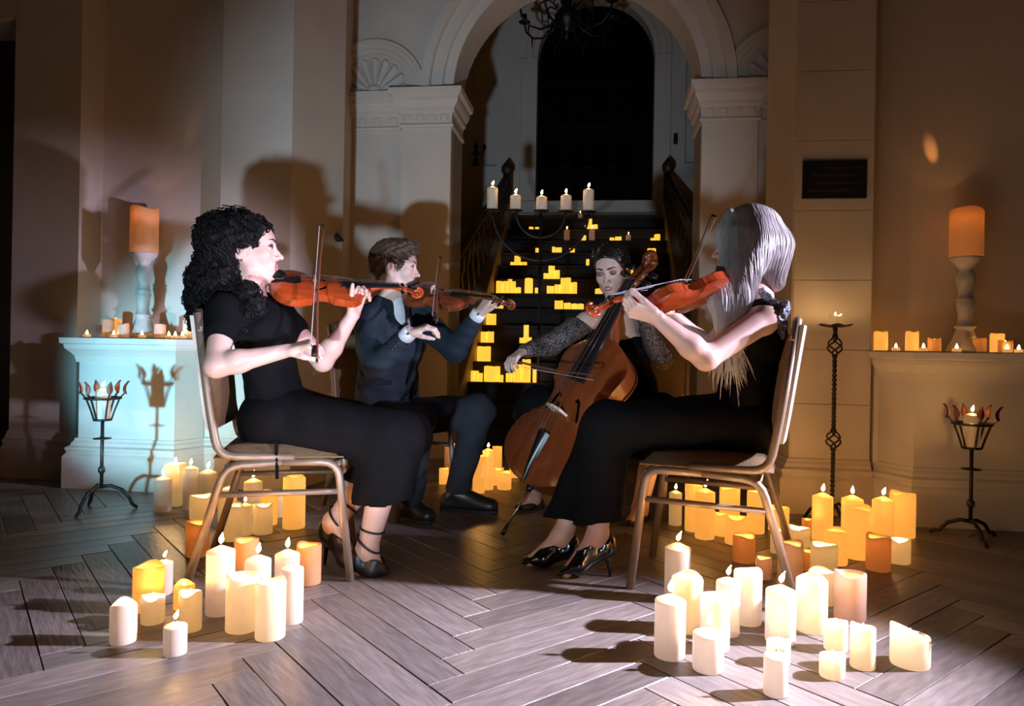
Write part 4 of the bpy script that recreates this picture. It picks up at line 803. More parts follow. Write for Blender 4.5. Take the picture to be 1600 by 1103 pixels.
def bow(label, a, b_, side, stick=.0042, gap=.022, cat='bow', tip=.0, arc=.010):
    """stick from frog a to tip b_, hair on `side`"""
    a, b_ = np.asarray(a), np.asarray(b_); ax = nrm(b_-a); s = np.asarray(side, float); s = nrm(s-ax*np.dot(s, ax)); L_ = np.linalg.norm(b_-a)
    t = thing('violin_bow' if cat == 'bow' else 'cello_bow', label, 'bow', a)
    q = MB(); q.tube([a-ax*.03]+[a+(b_-a)*f+s*arc*math.sin(math.pi*f) for f in np.linspace(0, 1, 12)], [stick]*8+[stick*.9, stick*.8, stick*.7, stick*.65, stick*.6], 8); q.build('stick', M['bowwood'], t, smooth=True)
    w_ = np.cross(ax, s)*.0045; q = MB(); h0, h1 = a+ax*.035+s*gap, b_-ax*.004+s*gap*.85; q.add([h0-w_, h0+w_, h1+w_, h1-w_, h0-w_+s*.001, h0+w_+s*.001, h1+w_+s*.001, h1-w_+s*.001], [(0, 1, 2, 3), (4, 7, 6, 5), (0, 4, 5, 1), (2, 6, 7, 3), (1, 5, 6, 2), (0, 3, 7, 4)]); q.build('bow_hair', M['bowhair'], t)
    q = MB(); q.tube([a+ax*.035+s*.010, a-ax*.008+s*.010], .010, 8, flat=.6); q.build('frog', M['ebony'], t, smooth=True); q = MB(); q.tube([a-ax*.03, a-ax*.042], .005, 8); q.build('screw', M['chrome'], t)
    q = MB(); q.tube([b_, b_+s*gap*.85], [.0045, .0035], 6); q.build('tip', M['ebony'], t)
    return t
# ================================================================ CHAIRS
def chair(pos, F, label):
    F = nrm(np.append(np.asarray(F[:2]), 0)); mw = Matrix(((F[0], -F[1], 0, pos[0]), (F[1], F[0], 0, pos[1]), (0, 0, 1, 0), (0, 0, 0, 1)))
    t = thing('banquet_chair', label, 'chair', mat=mw, group='banquet chairs of the quartet'); W2 = .205; r = .0145
    def bend(p, n=5):                                     # rounds the inner corners of a polyline
        out = [p[0]]
        for i in range(1, len(p)-1):
            a, b, c = map(np.asarray, (p[i-1], p[i], p[i+1])); l = min(.055, .45*np.linalg.norm(b-a), .45*np.linalg.norm(c-b)); s, e = b+nrm(a-b)*l, b+nrm(c-b)*l
            out += [s*(1-q)**2+2*q*(1-q)*b+e*q*q for q in np.linspace(0, 1, n)]
        return out+[p[-1]]
    for sg in (-1, 1):
        y = sg*W2
        q = MB(); q.tube(bend([(.255, y, 0), (.205, y, .418), (.02, y, .418)]), r, 8); q.build('leg', M['frame'], t, smooth=True)
        q = MB(); q.tube(bend([(.02, y, .418), (-.165, y, .408), (-.285, y, 0)]), r, 8); q.build('leg', M['frame'], t, smooth=True)
        q = MB(); q.tube([(.217, y, .315), (-.195, y, .310)], .0105, 8); q.build('side_stretcher', M['frame'], t, smooth=True)
        q = MB(); q.tube(bend([(.06, y*.99, .435), (-.19, y*.99, .440), (-.220, y*.97, .60), (-.268, y*.92, .925)]), r, 8); q.build('back_upright', M['frame'], t, smooth=True)
    q = MB(); q.tube([(.205, -W2, .408), (.205, W2, .408)], .010, 8); q.build('front_rail', M['frame'], t, smooth=True)
    q = MB(); q.tube([(-.16, -W2, .405), (-.16, W2, .405)], .010, 8); q.build('rear_rail', M['frame'], t, smooth=True)
    # seat cushion and padded back
    def pad(c, X, Y, Z, n=8):
        P = []
        f = SDF(); return f
    b = MB(); P = []
    for x in np.linspace(-1, 1, 13):
        P.append([(.01+.215*x, .215*y*(1-.03*(x < -.5)), .437+.034*(max(0, 1-abs(x)**14)**.5)*(max(0, 1-abs(y)**14)**.5)+.020*(1-x*x)*(1-y*y)) for y in np.linspace(-1, 1, 13)])
    b.grid(P); b.grid([[(x, y, .433) for x, y, z in r_] for r_ in P][::-1])
    n = 13
    for idx in ([(i, 0) for i in range(n)], [(i, n-1) for i in range(n)][::-1], [(0, j) for j in range(n)][::-1], [(n-1, j) for j in range(n)]): b.grid([[P[i][j] for i, j in idx], [(P[i][j][0], P[i][j][1], .433) for i, j in idx]])
    b.build('seat', M['seat'], t, smooth=True)
    b = MB(); P = []; a0, a1 = np.array([-.222, .60]), np.array([-.267, .915]); e0 = np.array([-.210, .53])
    prof = [(e0[0], e0[1])]+[(a0[0]+(a1[0]-a0[0])*q, a0[1]+(a1[1]-a0[1])*q) for q in np.linspace(0, 1, 8)]
    for (x, z) in prof:
        k = math.sin(math.pi*min(1, max(0, (z-.53)/.385)))**.4; P.append([(x+.008+.028*k*(max(0, 1-abs(y)**5)**.5), .19*y, z) for y in np.linspace(-1, 1, 11)])
    b.grid(P); b.build('backrest', M['seat'], t, smooth=True)
    b = MB(); b.grid([[(x-.022-.010*(1-y*y), .198*y, z) for y in (-1, -.5, 0, .5, 1)] for x, z in prof]); b.grid([[(x+.009, .198*y, z) for y in (-1, 0, 1)] for x, z in prof][::-1])
    for sg in (-1, 1): b.grid([[(x-.022, .198*sg, z), (x+.009, .198*sg, z)] for x, z in prof])
    b.add([(prof[-1][0]-.022, -.198, prof[-1][1]), (prof[-1][0]+.009, -.198, prof[-1][1]), (prof[-1][0]+.009, .198, prof[-1][1]), (prof[-1][0]-.022, .198, prof[-1][1])], [(0, 1, 2, 3)]); b.build('back_panel', M['cream_panel'], t)
    q = MB(); q.tube(bend([(-.256, -.192, .86), (-.269, -.175, .93), (-.269, .175, .93), (-.256, .192, .86)]), r, 8); q.build('top_rail', M['frame'], t, smooth=True)
    return t
chair((-.84, 2.66), (.98, .19), 'bronze-framed banquet chair under the curly-haired woman at left')
chair((.735, 2.575), (-.93, .37), 'bronze-framed banquet chair under the platinum-haired woman at right')
chair((-.60, 3.66), (.80, -.60), 'banquet chair under the man in the dark suit')
chair((.68, 3.80), (-.45, -.89), 'banquet chair under the cellist with lace sleeves')
woman_left(); man(); cellist(); woman_right()
B1, S1 = at(421, 447, 2.66), at(640, 464, 2.88)
_, m1, i1 = fiddle('violin', 'orange-red violin held by the curly-haired woman at left', 'violin', B1, S1-B1, [.0, -.62, .80], .355, .104, .030, .59, M['varnish'])
B2, S2 = at(634, 456, 3.52), at(806, 484, 3.30)
_, m2, i2 = fiddle('violin', 'dark brown violin held by the man in the suit', 'violin', B2, S2-B2, [.0, -.55, .84], .355, .104, .030, .59, M['varnishb'])
B3, S3 = at(1120, 452, 2.50), at(930, 494, 2.18)
_, m3, i3 = fiddle('violin', 'bright red violin held by the platinum-haired woman at right', 'violin', B3, S3-B3, [.25, .62, .75], .355, .104, .030, .59, M['varnish'])
bow('violin bow upright in the hand of the curly-haired woman', at(496, 552, 2.34), at(507, 352, 2.84), [-1, .1, 0])
bow('violin bow upright in the hand of the suited man', at(683, 498, 3.18), at(691, 402, 3.76), [-1, .1, 0])
bow('violin bow slanting in front of the platinum hair', at(1035, 502, 2.86), at(1112, 336, 2.62), [1, .1, -.2])
E = fl(783, 838); SC = at(1036, 408, 3.45); ca = nrm(SC-E); cb = E+ca*.25
ct, mc, ic = fiddle('cello', 'amber brown cello leaning against the seated cellist', 'cello', cb, ca, [-.62, -.72, .2], .755, .218, .115, 1.23, M['cellov'], cello=True, arch=.034)
q = MB(); q.tube([(0, 0, 0), (-.20, 0, 0)], .005, 8); q.build('endpin', M['chrome'], ct, smooth=True); q = MB(); q.tube([(-.19, 0, 0), (-.243, 0, 0)], [.008, .010], 8); q.build('rubber_foot', M['ebony'], ct, smooth=True)
q = MB(); q.tube([(.006, 0, 0), (-.025, 0, 0)], [.022, .012], 10); q.build('endpin_plug', M['ebony'], ct, smooth=True)
bow('cello bow drawn across the cello strings', at(803, 563, 3.40), at(929, 586, 2.92), [0, 0, -1], .0048, .024, 'cello')
# ================================================================ CANDLES
def flame_mesh(b, c, h, r, lean=(0, 0), seg=8):
    prof = [(.05, 0), (.62, .12), (.98, .32), (.88, .5), (.5, .72), (.18, .9), (.02, 1)]; v = []
    for rr, z in prof:
        for k in range(seg): a = 2*math.pi*k/seg; v.append((c[0]+r*rr*math.cos(a)+lean[0]*h*z*z, c[1]+r*rr*math.sin(a)+lean[1]*h*z*z, c[2]+h*z))
    return b.add(v, [(i*seg+k, i*seg+(k+1) % seg, (i+1)*seg+(k+1) % seg, (i+1)*seg+k) for i in range(len(prof)-1) for k in range(seg)])
SEEN = {}
def candle(pos, h, r, kind, wax, label, group=None, name=None, lit=True, seg=24, fl_='flame', part=None):
    """kind: peak (shouldered pillar with a flame on top), led (hollow wavy rim, light inside), melt (ragged rim), square, slant"""
    if label in SEEN: SEEN[label] += 1
    else: SEEN[label] = 1
    x, y, z = pos; nm = name or {'peak': 'pillar_candle', 'led': 'led_candle', 'melt': 'votive_candle', 'square': 'square_candle', 'slant': 'led_candle'}[kind]
    t = thing(nm, label, 'candle', (x, y, z), group); wx = M['wax_'+wax]; ph = rng.uniform(0, 6.28); cap = min(.030, h*.35); b = MB()
    if kind == 'peak':
        top = h+r*.42; prof = [(.0, 0), (r*.97, 0), (r, .004), (r, h-.003), (r*.995, h-.0005), (r*.97, h+.001), (r*.9, h+(top-h)*.14), (r*.16, top-.001), (r*.05, top-.003), (0, top-.003)]
        b.lathe(prof, seg); ft = top
    elif kind == 'square':
        top = h; an = .75; P = [(r*1.25*math.cos(an+k*math.pi/2), r*1.25*math.sin(an+k*math.pi/2)) for k in range(4)]
        b.prism(P, 0, h-.001); b.prism([(a*.96, c*.96) for a, c in P], h-.001, h); ft = h
    else:
        amp = {'led': .10, 'melt': .16, 'slant': .55}[kind]*r; dep = {'led': min(h*.42, r*1.25), 'melt': min(h*.25, r*.55), 'slant': min(h*.4, r)}[kind]
        prof = [(.0, 0), (r*.97, 0), (r, .004), (r, h*.35), (r, h*.7), (r, h-.004), (r*.96, h), (r*.86, h), (r*.80, h-dep*.5), (r*.78, h-dep), (0, h-dep)]
        def wob(i, a):
            if i < 5 or i > 8: return 0
            if kind == 'slant': return -amp*(1+math.cos(a))*.75
            return amp*(math.sin(2*a+ph)+.5*math.sin(3*a+ph*2)-.6)*(1 if i > 4 else .5)
        b.lathe(prof, seg, wob=wob); ft = h-dep
    for i, p in enumerate(b.v): b.v[i] = (p[0]+x, p[1]+y, p[2]+z)
    b.build('wax_body', wx, t, smooth=(kind != 'square'))
    if lit:
        w_ = MB(); w_.tube([(x, y, z+ft-.002), (x+.001, y, z+ft+.010)], .0012, 5); w_.build('wick', M['wick'], t)
        ln = (rng.uniform(.05, .35) if kind == 'peak' else 0, rng.uniform(-.1, .1)); fh = {'peak': .030, 'led': .022, 'melt': .020, 'square': .022, 'slant': .022}[kind]*min(1.1, max(.55, r/.036))
        q = MB(); flame_mesh(q, (x, y, z+ft+.006), fh, fh*.24, ln); q.build('flame', M[fl_] if kind == 'peak' or fl_ != 'flame' else M['ledw' if wax in ('ivory', 'white') else 'led'], t, smooth=True)
    return t
ORD = ['leftmost', 'second from left', 'third from left', 'fourth from left', 'fifth from left', 'sixth from left', 'seventh from left', 'eighth from left', 'ninth from left', 'tenth from left', 'eleventh from left', 'twelfth from left', 'thirteenth from left', 'fourteenth from left', 'fifteenth from left', 'sixteenth from left', 'seventeenth from left', 'eighteenth from left', 'nineteenth from left', 'twentieth from left', '21st from left', '22nd from left', '23rd from left', '24th from left']
CW = {'white': 'white', 'ivory': 'ivory', 'gold': 'golden', 'orange': 'amber', 'pink': 'pale pink'}
CK = {'peak': 'flame-topped pillar candle', 'led': 'glowing hollow candle', 'melt': 'melted votive candle', 'square': 'square candle', 'slant': 'slanted wide candle'}
CL = {   # cluster: (x0, x1, top, base, kind, wax) in pixels of the photograph, read off the floor line
 'cluster before the left chair': [(322, 365, 861, 965, 'peak', 'white'), (353, 403, 896, 992, 'led', 'ivory'), (399, 445, 907, 1004, 'led', 'ivory'), (438, 473, 888, 978, 'peak', 'white'), (429, 467, 866, 940, 'peak', 'white'), (463, 501, 849, 917, 'led', 'orange'), (382, 422, 875, 955, 'peak', 'white'), (366, 403, 841, 915, 'led', 'orange'), (291, 326, 813, 872, 'led', 'orange'), (209, 254, 882, 959, 'led', 'gold'), (243, 269, 879, 932, 'peak', 'white'), (221, 256, 929, 978, 'melt', 'ivory'), (272, 303, 910, 955, 'melt', 'gold'), (280, 314, 923, 990, 'melt', 'ivory'), (173, 212, 940, 1010, 'melt', 'white'), (256, 291, 978, 1028, 'peak', 'white')],
 'group by the left plinth': [(241, 267, 749, 801, 'peak', 'white'), (260, 287, 724, 792, 'square', 'ivory'), (286, 308, 732, 798, 'peak', 'white'), (297, 325, 740, 797, 'peak', 'white'), (297, 329, 773, 813, 'led', 'ivory')],
 'group under the left chair': [(341, 369, 762, 818, 'led', 'ivory'), (345, 378, 788, 847, 'led', 'ivory'), (372, 393, 790, 838, 'peak', 'ivory'), (392, 422, 787, 837, 'led', 'ivory'), (381, 409, 753, 803, 'peak', 'ivory'), (407, 433, 767, 822, 'led', 'gold'), (429, 445, 771, 809, 'led', 'ivory'), (442, 476, 743, 828, 'led', 'gold')],
 'group behind the man': [(694, 713, 692, 745, 'led', 'pink'), (686, 701, 731, 757, 'led', 'gold'), (738, 758, 712, 771, 'square', 'gold'), (753, 771, 704, 766, 'peak', 'gold'), (769, 784, 697, 742, 'led', 'gold'), (768, 787, 731, 759, 'led', 'gold'), (777, 799, 737, 766, 'led', 'gold'), (796, 811, 727, 747, 'led', 'gold'), (866, 882, 748, 779, 'led', 'gold')],
 'group under the right chair': [(1045, 1065, 770, 822, 'peak', 'ivory'), (1070, 1097, 755, 832, 'led', 'gold'), (1086, 1116, 769, 844, 'peak', 'gold'), (1117, 1136, 801, 839, 'led', 'gold'), (1133, 1167, 806, 853, 'led', 'gold'), (1124, 1155, 761, 828, 'led', 'gold'), (1167, 1194, 768, 835, 'peak', 'gold'), (1145, 1179, 835, 881, 'led', 'orange'), (1182, 1205, 870, 907, 'led', 'pink')],
 'group by the right pier': [(1201, 1232, 791, 832, 'led', 'gold'), (1204, 1226, 827, 866, 'led', 'ivory'), (1232, 1265, 823, 857, 'led', 'ivory'), (1215, 1253, 846, 923, 'led', 'pink'), (1250, 1269, 859, 893, 'led', 'orange'), (1267, 1307, 848, 907, 'led', 'ivory'), (1288, 1323, 827, 885, 'led', 'gold'), (1269, 1300, 776, 848, 'peak', 'gold'), (1253, 1268, 810, 838, 'led', 'orange'), (1315, 1347, 780, 850, 'peak', 'gold'), (1318, 1360, 791, 876, 'led', 'gold'), (1363, 1395, 782, 860, 'peak', 'gold'), (1391, 1428, 769, 842, 'led', 'gold'), (1354, 1390, 836, 895, 'led', 'orange'), (1389, 1421, 841, 883, 'led', 'ivory')],
 'cluster before the right chair': [(1038, 1078, 856, 945, 'peak', 'white'), (1049, 1097, 898, 992, 'led', 'ivory'), (1022, 1070, 938, 1034, 'peak', 'white'), (1082, 1130, 990, 1055, 'peak', 'white'), (1093, 1139, 928, 1022, 'led', 'white'), (1118, 1155, 909, 997, 'peak', 'white'), (1146, 1189, 890, 980, 'led', 'white'), (1196, 1242, 923, 1010, 'peak', 'white'), (1244, 1291, 901, 993, 'led', 'ivory'), (1263, 1305, 890, 948, 'led', 'ivory'), (1304, 1351, 893, 975, 'led', 'pink'), (1288, 1323, 969, 1021, 'melt', 'ivory'), (1329, 1366, 977, 1049, 'melt', 'ivory'), (1393, 1450, 974, 1049, 'slant', 'ivory'), (1281, 1319, 1021, 1064, 'melt', 'ivory'), (1198, 1234, 999, 1042, 'melt', 'white'), (1193, 1230, 1025, 1092, 'peak', 'white')]}
def solve_candle(x0, x1, top, base):
    xc, w_ = (x0+x1)/2, x1-x0; u, v = uv(xc, base); v -= w_/2*v/FPX*.95; Y = FPX*HC/v; r = w_/2/FPX*Y
    ut, vt = uv(xc, top); h = HC-(vt+w_/2*0)/FPX*Y; return np.array([u/FPX*Y, Y, 0]), max(.03, h), r
for cn, lst in CL.items():
    order = sorted(range(len(lst)), key=lambda i: lst[i][0]+lst[i][1]); placed = []
    for i, (x0, x1, top, base, kind, wax) in enumerate(lst):
        pos, h, r = solve_candle(x0, x1, top, base); r = min(r, .062)
        for pp, rr in placed:                                # nudge apart any that would overlap
            d = pos-pp; L_ = np.linalg.norm(d)
            if L_ < rr+r+.002: pos = pp+d/max(L_, 1e-6)*(rr+r+.002)
        placed.append((pos, r)); sz = 'tall' if h > .15 else 'medium' if h > .09 else 'short'
        candle(pos, h, r, kind, wax, '%s %s %s, %s in the %s' % (sz, CW[wax], CK[kind], ORD[order.index(i)], cn), cn)
# ---- candlesticks and small candles on the plinths
def candlestick(px, ytop, ybase, d, wpx, ctop, label, clabel, beam, power, seg=20):
    s = sp(px, d, ybase); p = np.array(W(s, d, PLZ)); zt = zp(ytop, px, d)-PLZ; u = zt
    t = thing('candlestick', label, 'candlestick', p); k = p[1]/FPX*wpx/2
    prof = [(0, 0), (.078, 0), (.080, .012), (.070, .03), (.058, .05), (.048, .075), (.040, .10), (.036, .115), (.046, .12), (.046, .13), (.036, .135), (.030, .17), (.035, .215), (.042, .245), (.034, .255), (.044, .262), (.034, .27), (.030, .30), (.040, .345), (.044, .37), (.036, .395), (.028, .41), (.036, .425), (.052, .445), (.066, .46), (.070, .468), (.070, .475), (0, .475)]
    b = MB(); b.lathe([(r*1.05, z*u/.475) for r, z in prof], seg, p); b.build('turned_stem', M['silverpaint'], t, smooth=True)
    h = zp(ctop, px, d)-PLZ-zt; c = candle(p+[0, 0, zt], h, k, 'led', 'orange', clabel, None, 'led_candle', fl_='led_big')
    if beam:      # the lamp in the hollow top throws a spot on the wall behind
        spot('candle_lamp', p+[0, 0, zt+h*.9], beam, power, (1, .36, .09), 11, 1, .006)
candlestick(223, 396, 527, 3.90, 41, 324, 'white turned candlestick standing on the left plinth', 'big amber candle on the white candlestick of the left plinth', W(sp(300, 4.1, 200), 4.1, zp(200, 300, 4.1)), 1.0)
candlestick(1507, 402, 551, 3.90, 47, 326, 'white turned candlestick standing on the right plinth', 'big amber candle on the white candlestick of the right plinth', W(sp(1455, 4.1, 235), 4.1, zp(235, 1455, 4.1)), 6.0)
def tealight(p, label, group):
    t = thing('tea_light', label, 'tea light', p, group); b = MB(); b.lathe([(0, 0), (.019, 0), (.020, .002), (.020, .016), (.018, .016), (.017, .010), (0, .010)], 14, p); b.build('cup', M['wax_ivory'], t, smooth=True)
    q = MB(); flame_mesh(q, (p[0], p[1], p[2]+.010), .030, .0075); q.build('flame', M['flame_small'], t, smooth=True)
LP = [(136, 'tea', 0, 0, 3.78, ''), (169, 'led', 498, 17, 3.86, 'pink'), (181, 'melt', 498, 16, 3.95, 'gold'), (193, 'led', 505, 17, 3.79, 'pink'), (178, 'tea', 0, 0, 3.76, ''), (222, 'tea', 0, 0, 3.76, ''), (250, 'led', 506, 17, 3.82, 'pink'), (264, 'tea', 0, 0, 3.76, ''), (274, 'tea', 0, 0, 3.8, ''), (285, 'tea', 0, 0, 3.76, ''), (295, 'peak', 500, 18, 3.86, 'white'), (306, 'tea', 0, 0, 3.80, '')]
RP = [(1376, 'led', 518, 20, 3.96, 'gold'), (1400, 'tea', 0, 0, 3.93, ''), (1425, 'led', 518, 19, 3.88, 'gold'), (1443, 'tea', 0, 0, 3.8, ''), (1460, 'led', 528, 19, 3.84, 'orange'), (1495, 'tea', 0, 0, 3.76, ''), (1530, 'led', 528, 20, 3.84, 'orange'), (1558, 'led', 521, 20, 3.88, 'gold'), (1571, 'led', 532, 20, 3.79, 'orange'), (1574, 'tea', 0, 0, 3.745, ''), (1592, 'tea', 0, 0, 3.79, '')]
for nm, lst, yb in (('left plinth', LP, 527), ('right plinth', RP, 551)):
    for kind, word in (('tea', 'tea light'), ('x', 'small candle')):
        sub = sorted([q for q in lst if (q[1] == 'tea') == (kind == 'tea')], key=lambda q: q[0])
        for i, (px, k, top, wd, d, wax) in enumerate(sub):
            p = np.array(W(sp(px, d, yb), d, PLZ))
            if k == 'tea': tealight(p, 'lit tea light on the %s, %s of its tea lights' % (nm, ORD[i]), 'tea lights on the '+nm)
            else: candle(p, zp(top, px, d)-PLZ, wd/2/FPX*p[1], k, wax, '%s %s candle on the %s, %s of its small pillars' % ('lit', CW[wax], nm, ORD[i]), 'small candles on the '+nm, fl_='flame_small')
# ---- candles up the stairs
def on_step(px, base):
    best = None
    for n in range(NST):
        d, z = tread(n)
        for q in (.35, .6):
            dd = d+RUN*q; s = sp(px, dd, base); P = W(s, dd, z); e = abs(proj(P)[1]-base)
            if best is None or e < best[0]: best = (e, n, s, dd, z)
    return best[1:]
Z = 2.982
SG = {'top': [(712, 730, 205, 258), (698, 712, 236, 260), (731, 757, 236, 262)], 'a': [(813, 835, 310, 332), (838, 868, 312, 338)], 'b': [(1003, 1019, 310, 330), (1020, 1048, 293, 330)], 'c': [(988, 1007, 377, 405), (1008, 1028, 375, 403)],
 'd': [(545, 559, 330, 362), (561, 590, 337, 365)], 'e': [(625, 650, 375, 403)], 'f': [(680, 703, 297, 330)], 'g': [(703, 718, 405, 442)], 'h': [(467, 482, 368, 397)], 'i': [(350, 368, 418, 440), (369, 398, 390, 440), (399, 428, 420, 442)],
 'j': [(511, 540, 413, 478), (505, 527, 457, 487), (529, 552, 440, 485)], 'k': [(325, 345, 477, 545), (312, 330, 497, 556), (346, 362, 500, 558), (364, 388, 530, 560)], 'l': [(417, 455, 487, 560), (465, 487, 533, 562)],
 'm': [(584, 632, 480, 556), (520, 553, 525, 563), (556, 583, 520, 565), (612, 640, 510, 566)], 'n': [(557, 596, 572, 614), (600, 632, 585, 617), (636, 667, 590, 618)], 'o': [(627, 655, 630, 660)], 'p': [(412, 436, 695, 780), (393, 411, 757, 783), (437, 450, 755, 783)],
 'q': [(362, 404, 855, 936), (405, 445, 830, 937), (330, 360, 895, 936), (455, 475, 875, 937)], 'r': [(283, 322, 540, 600)], 's': [(237, 266, 632, 668), (268, 300, 630, 670)], 't': [(237, 284, 674, 728)], 'u': [(182, 212, 740, 790), (214, 245, 738, 790)],
 'v': [(165, 229, 790, 858)], 'w': [(122, 197, 860, 930)], 'x': [(92, 110, 935, 985), (112, 130, 940, 990), (132, 150, 965, 1005), (152, 171, 975, 1008)], 'y': [(884, 922, 480, 535)], 'z': [(745, 780, 540, 567)], 'aa': [(437, 458, 268, 288), (466, 487, 270, 289)]}
NTH = ['first', 'second', 'third', 'fourth', 'fifth', 'sixth', 'seventh', 'eighth', 'ninth', 'tenth', 'eleventh', 'twelfth', 'thirteenth', 'fourteenth']
allst = []
for g_, lst in SG.items():
    for (x0, x1, tp, bs) in lst:
        px, base, top, wd = 680+(x0+x1)/2/Z, 270+bs/Z, 270+tp/Z, (x1-x0)/Z; allst.append((px, top, base, wd))
bystep = {}
for c in allst:
    n, s, dd, z = on_step(c[0], c[2]); bystep.setdefault(n, []).append((s, dd, z, c))
for n, lst in sorted(bystep.items()):
    lst.sort(); done = []
    for i, (s, dd, z, (px, top, base, wd)) in enumerate(lst):
        d0, _ = tread(n); P = np.array(W(s, dd, z)); r = min(wd/2/FPX*P[1], .085); h = max(.04, (base-top)/FPX*P[1])
        dd = min(max(dd, d0+r+.005), d0+RUN-min(r, .12)-.005)
        s = min(max(s, SA+r+.01), SB-r-.01)
        for s2, r2 in done:
            if abs(s-s2) < r+r2+.002: s = s2+r2+r+.002
        done.append((s, r)); x, y, _z = W(s, dd, z); b = MB(); am = .06*r
        b.lathe([(0, 0), (r, 0), (r, h-.002), (r*.94, h), (r*.8, h-.004), (r*.5, h-r*.25), (0, h-r*.3)], 14, (0, 0, 0), lambda i_, a: am*math.sin(2*a+i) if i_ in (2, 3, 4) else 0)
        o = b.build('led_candle', M['wax_stair'], None, smooth=True); o.location = (x, y, z)
        tag(o, '%s glowing yellow candle on the %s stair from the bottom, %s' % ('tall' if h > .16 else 'short', NTH[n], ORD[i] if len(lst) > 1 else 'alone on it'), 'candle', 'glowing candles on the stairs')
for px, tp, bs, w_ in ((886, 361, 379, 9), (925, 361, 380, 9), (982, 360, 370, 8), (907, 335, 344, 7)):
    n, s, dd, z = on_step(px, bs); P = W(s, dd, z); dd = tread(n)[0]+.10; candle(np.array(W(s, dd, z)), max(.07, (bs-tp)/FPX*P[1]), w_/2/FPX*P[1], 'peak', 'pink', 'slim pink candle with a flame on the %s stair, near x of the %s' % (NTH[n], 'rail') if False else 'slim pale pink candle with a flame high on the stairs, %s of four' % ORD[[886, 907, 925, 982].index(px)], 'pink candles on the stairs', fl_='flame_small')
# ================================================================ IRON STANDS
def crown_stand(base, top, px, Y, label, clabel):
    p = fl(px, base) if Y is None else at(px, base, Y)*[1, 1, 0]; Y = p[1]; zb = lambda py: at(px, py, Y)[2]
    t = thing('iron_candle_stand', label, 'candle stand', p); return t, p, zb
def basket_stand(px, ybase, ys, label, clabel):
    """tripod foot, stem, flared basket of flat bars ending in leaves"""
    p = fl(px, ybase); Y = p[1]; zz = lambda y: at(px, y, Y)[2]; t = thing('iron_candle_stand', label, 'candle stand', p)
    zring, zfloor, zcollar, zhub = zz(ys[0]), zz(ys[1]), zz(ys[2]), zz(ys[3])
    b = MB(); b.tube([p+[0, 0, zhub], p+[0, 0, zfloor]], .008, 8); b.build('stem', M['iron'], t, smooth=True)
    b = MB(); b.lathe([(0, -.004), (.04, -.002), (.042, .002), (.01, .006), (.008, .012)], 14, p+[0, 0, zcollar]); b.build('collar', M['iron'], t, smooth=True)
    b = MB(); b.lathe([(.008, -.02), (.016, -.008), (.016, .008), (.008, .02)], 10, p+[0, 0, zhub+.09]); b.build('knop', M['iron'], t, smooth=True)
    for k in range(3):
        a = -1.75+k*2*math.pi/3; d = np.array([math.cos(a), math.sin(a), 0]); b = MB()
        b.tube([p+[0, 0, zhub+.01], p+d*.04+[0, 0, zhub+.012], p+d*.09+[0, 0, zhub-.01], p+d*.122+[0, 0, zhub-.05], p+d*.138+[0, 0, .02], p+d*.158+[0, 0, .005]], [.009, .009, .009, .009, .009, .007], 8); b.build('leg', M['iron'], t, smooth=True)
    b = MB(); b.lathe([(0, -.004), (.040, -.004), (.042, 0), (.040, .006), (0, .004)], 16, p+[0, 0, zfloor]); b.build('basket_floor', M['iron'], t, smooth=True)
    rt = .078; b = MB(); b.tube([p+np.array([rt*math.cos(q), rt*math.sin(q), zring]) for q in np.linspace(0, 2*math.pi, 25)], .006, 6, cap=False); b.build('basket_ring', M['iron'], t, smooth=True)
    for k in range(6):
        a = .3+k*math.pi/3; d = np.array([math.cos(a), math.sin(a), 0]); b = MB()
        b.tube([p+d*.038+[0, 0, zfloor], p+d*.050+[0, 0, zfloor+(zring-zfloor)*.4], p+d*.073+[0, 0, zring], p+d*.094+[0, 0, zring+.025]], .007, 6, flat=.5); br = b.build('basket_bar', M['iron'], t)
        l0 = p+d*.094+np.array([0, 0, zring+.02]); sd = np.array([-d[1], d[0], 0]); up = nrm(d*.22+[0, 0, 1]); b = MB(); P = []
        for q in np.linspace(0, 1, 8): wd = .014*math.sin(math.pi*q**.8)+.001; P.append([l0+up*.066*q+sd*wd*s_+d*(.010*(1-abs(s_))-.012*math.sin(3*q)) for s_ in (-1, -.5, 0, .5, 1)])
        b.grid(P); b.grid([[x_+d*.002 for x_ in r_] for r_ in P][::-1]); b.build('leaf_tip', M['rust'], br, smooth=True)
    r = .034; h = zring+.035-zfloor-.006; candle(p+[0, 0, zfloor+.006], h, r, 'peak', 'white', clabel, None)
basket_stand(158, 797, (622, 656, 685, 763), 'grey iron tripod stand with leafy basket before the left plinth', 'white pillar candle in the iron basket before the left plinth')
basket_stand(1516, 842, (662, 700, 733, 818), 'dark iron tripod stand with leafy basket before the right plinth', 'white pillar candle in the iron basket before the right plinth')
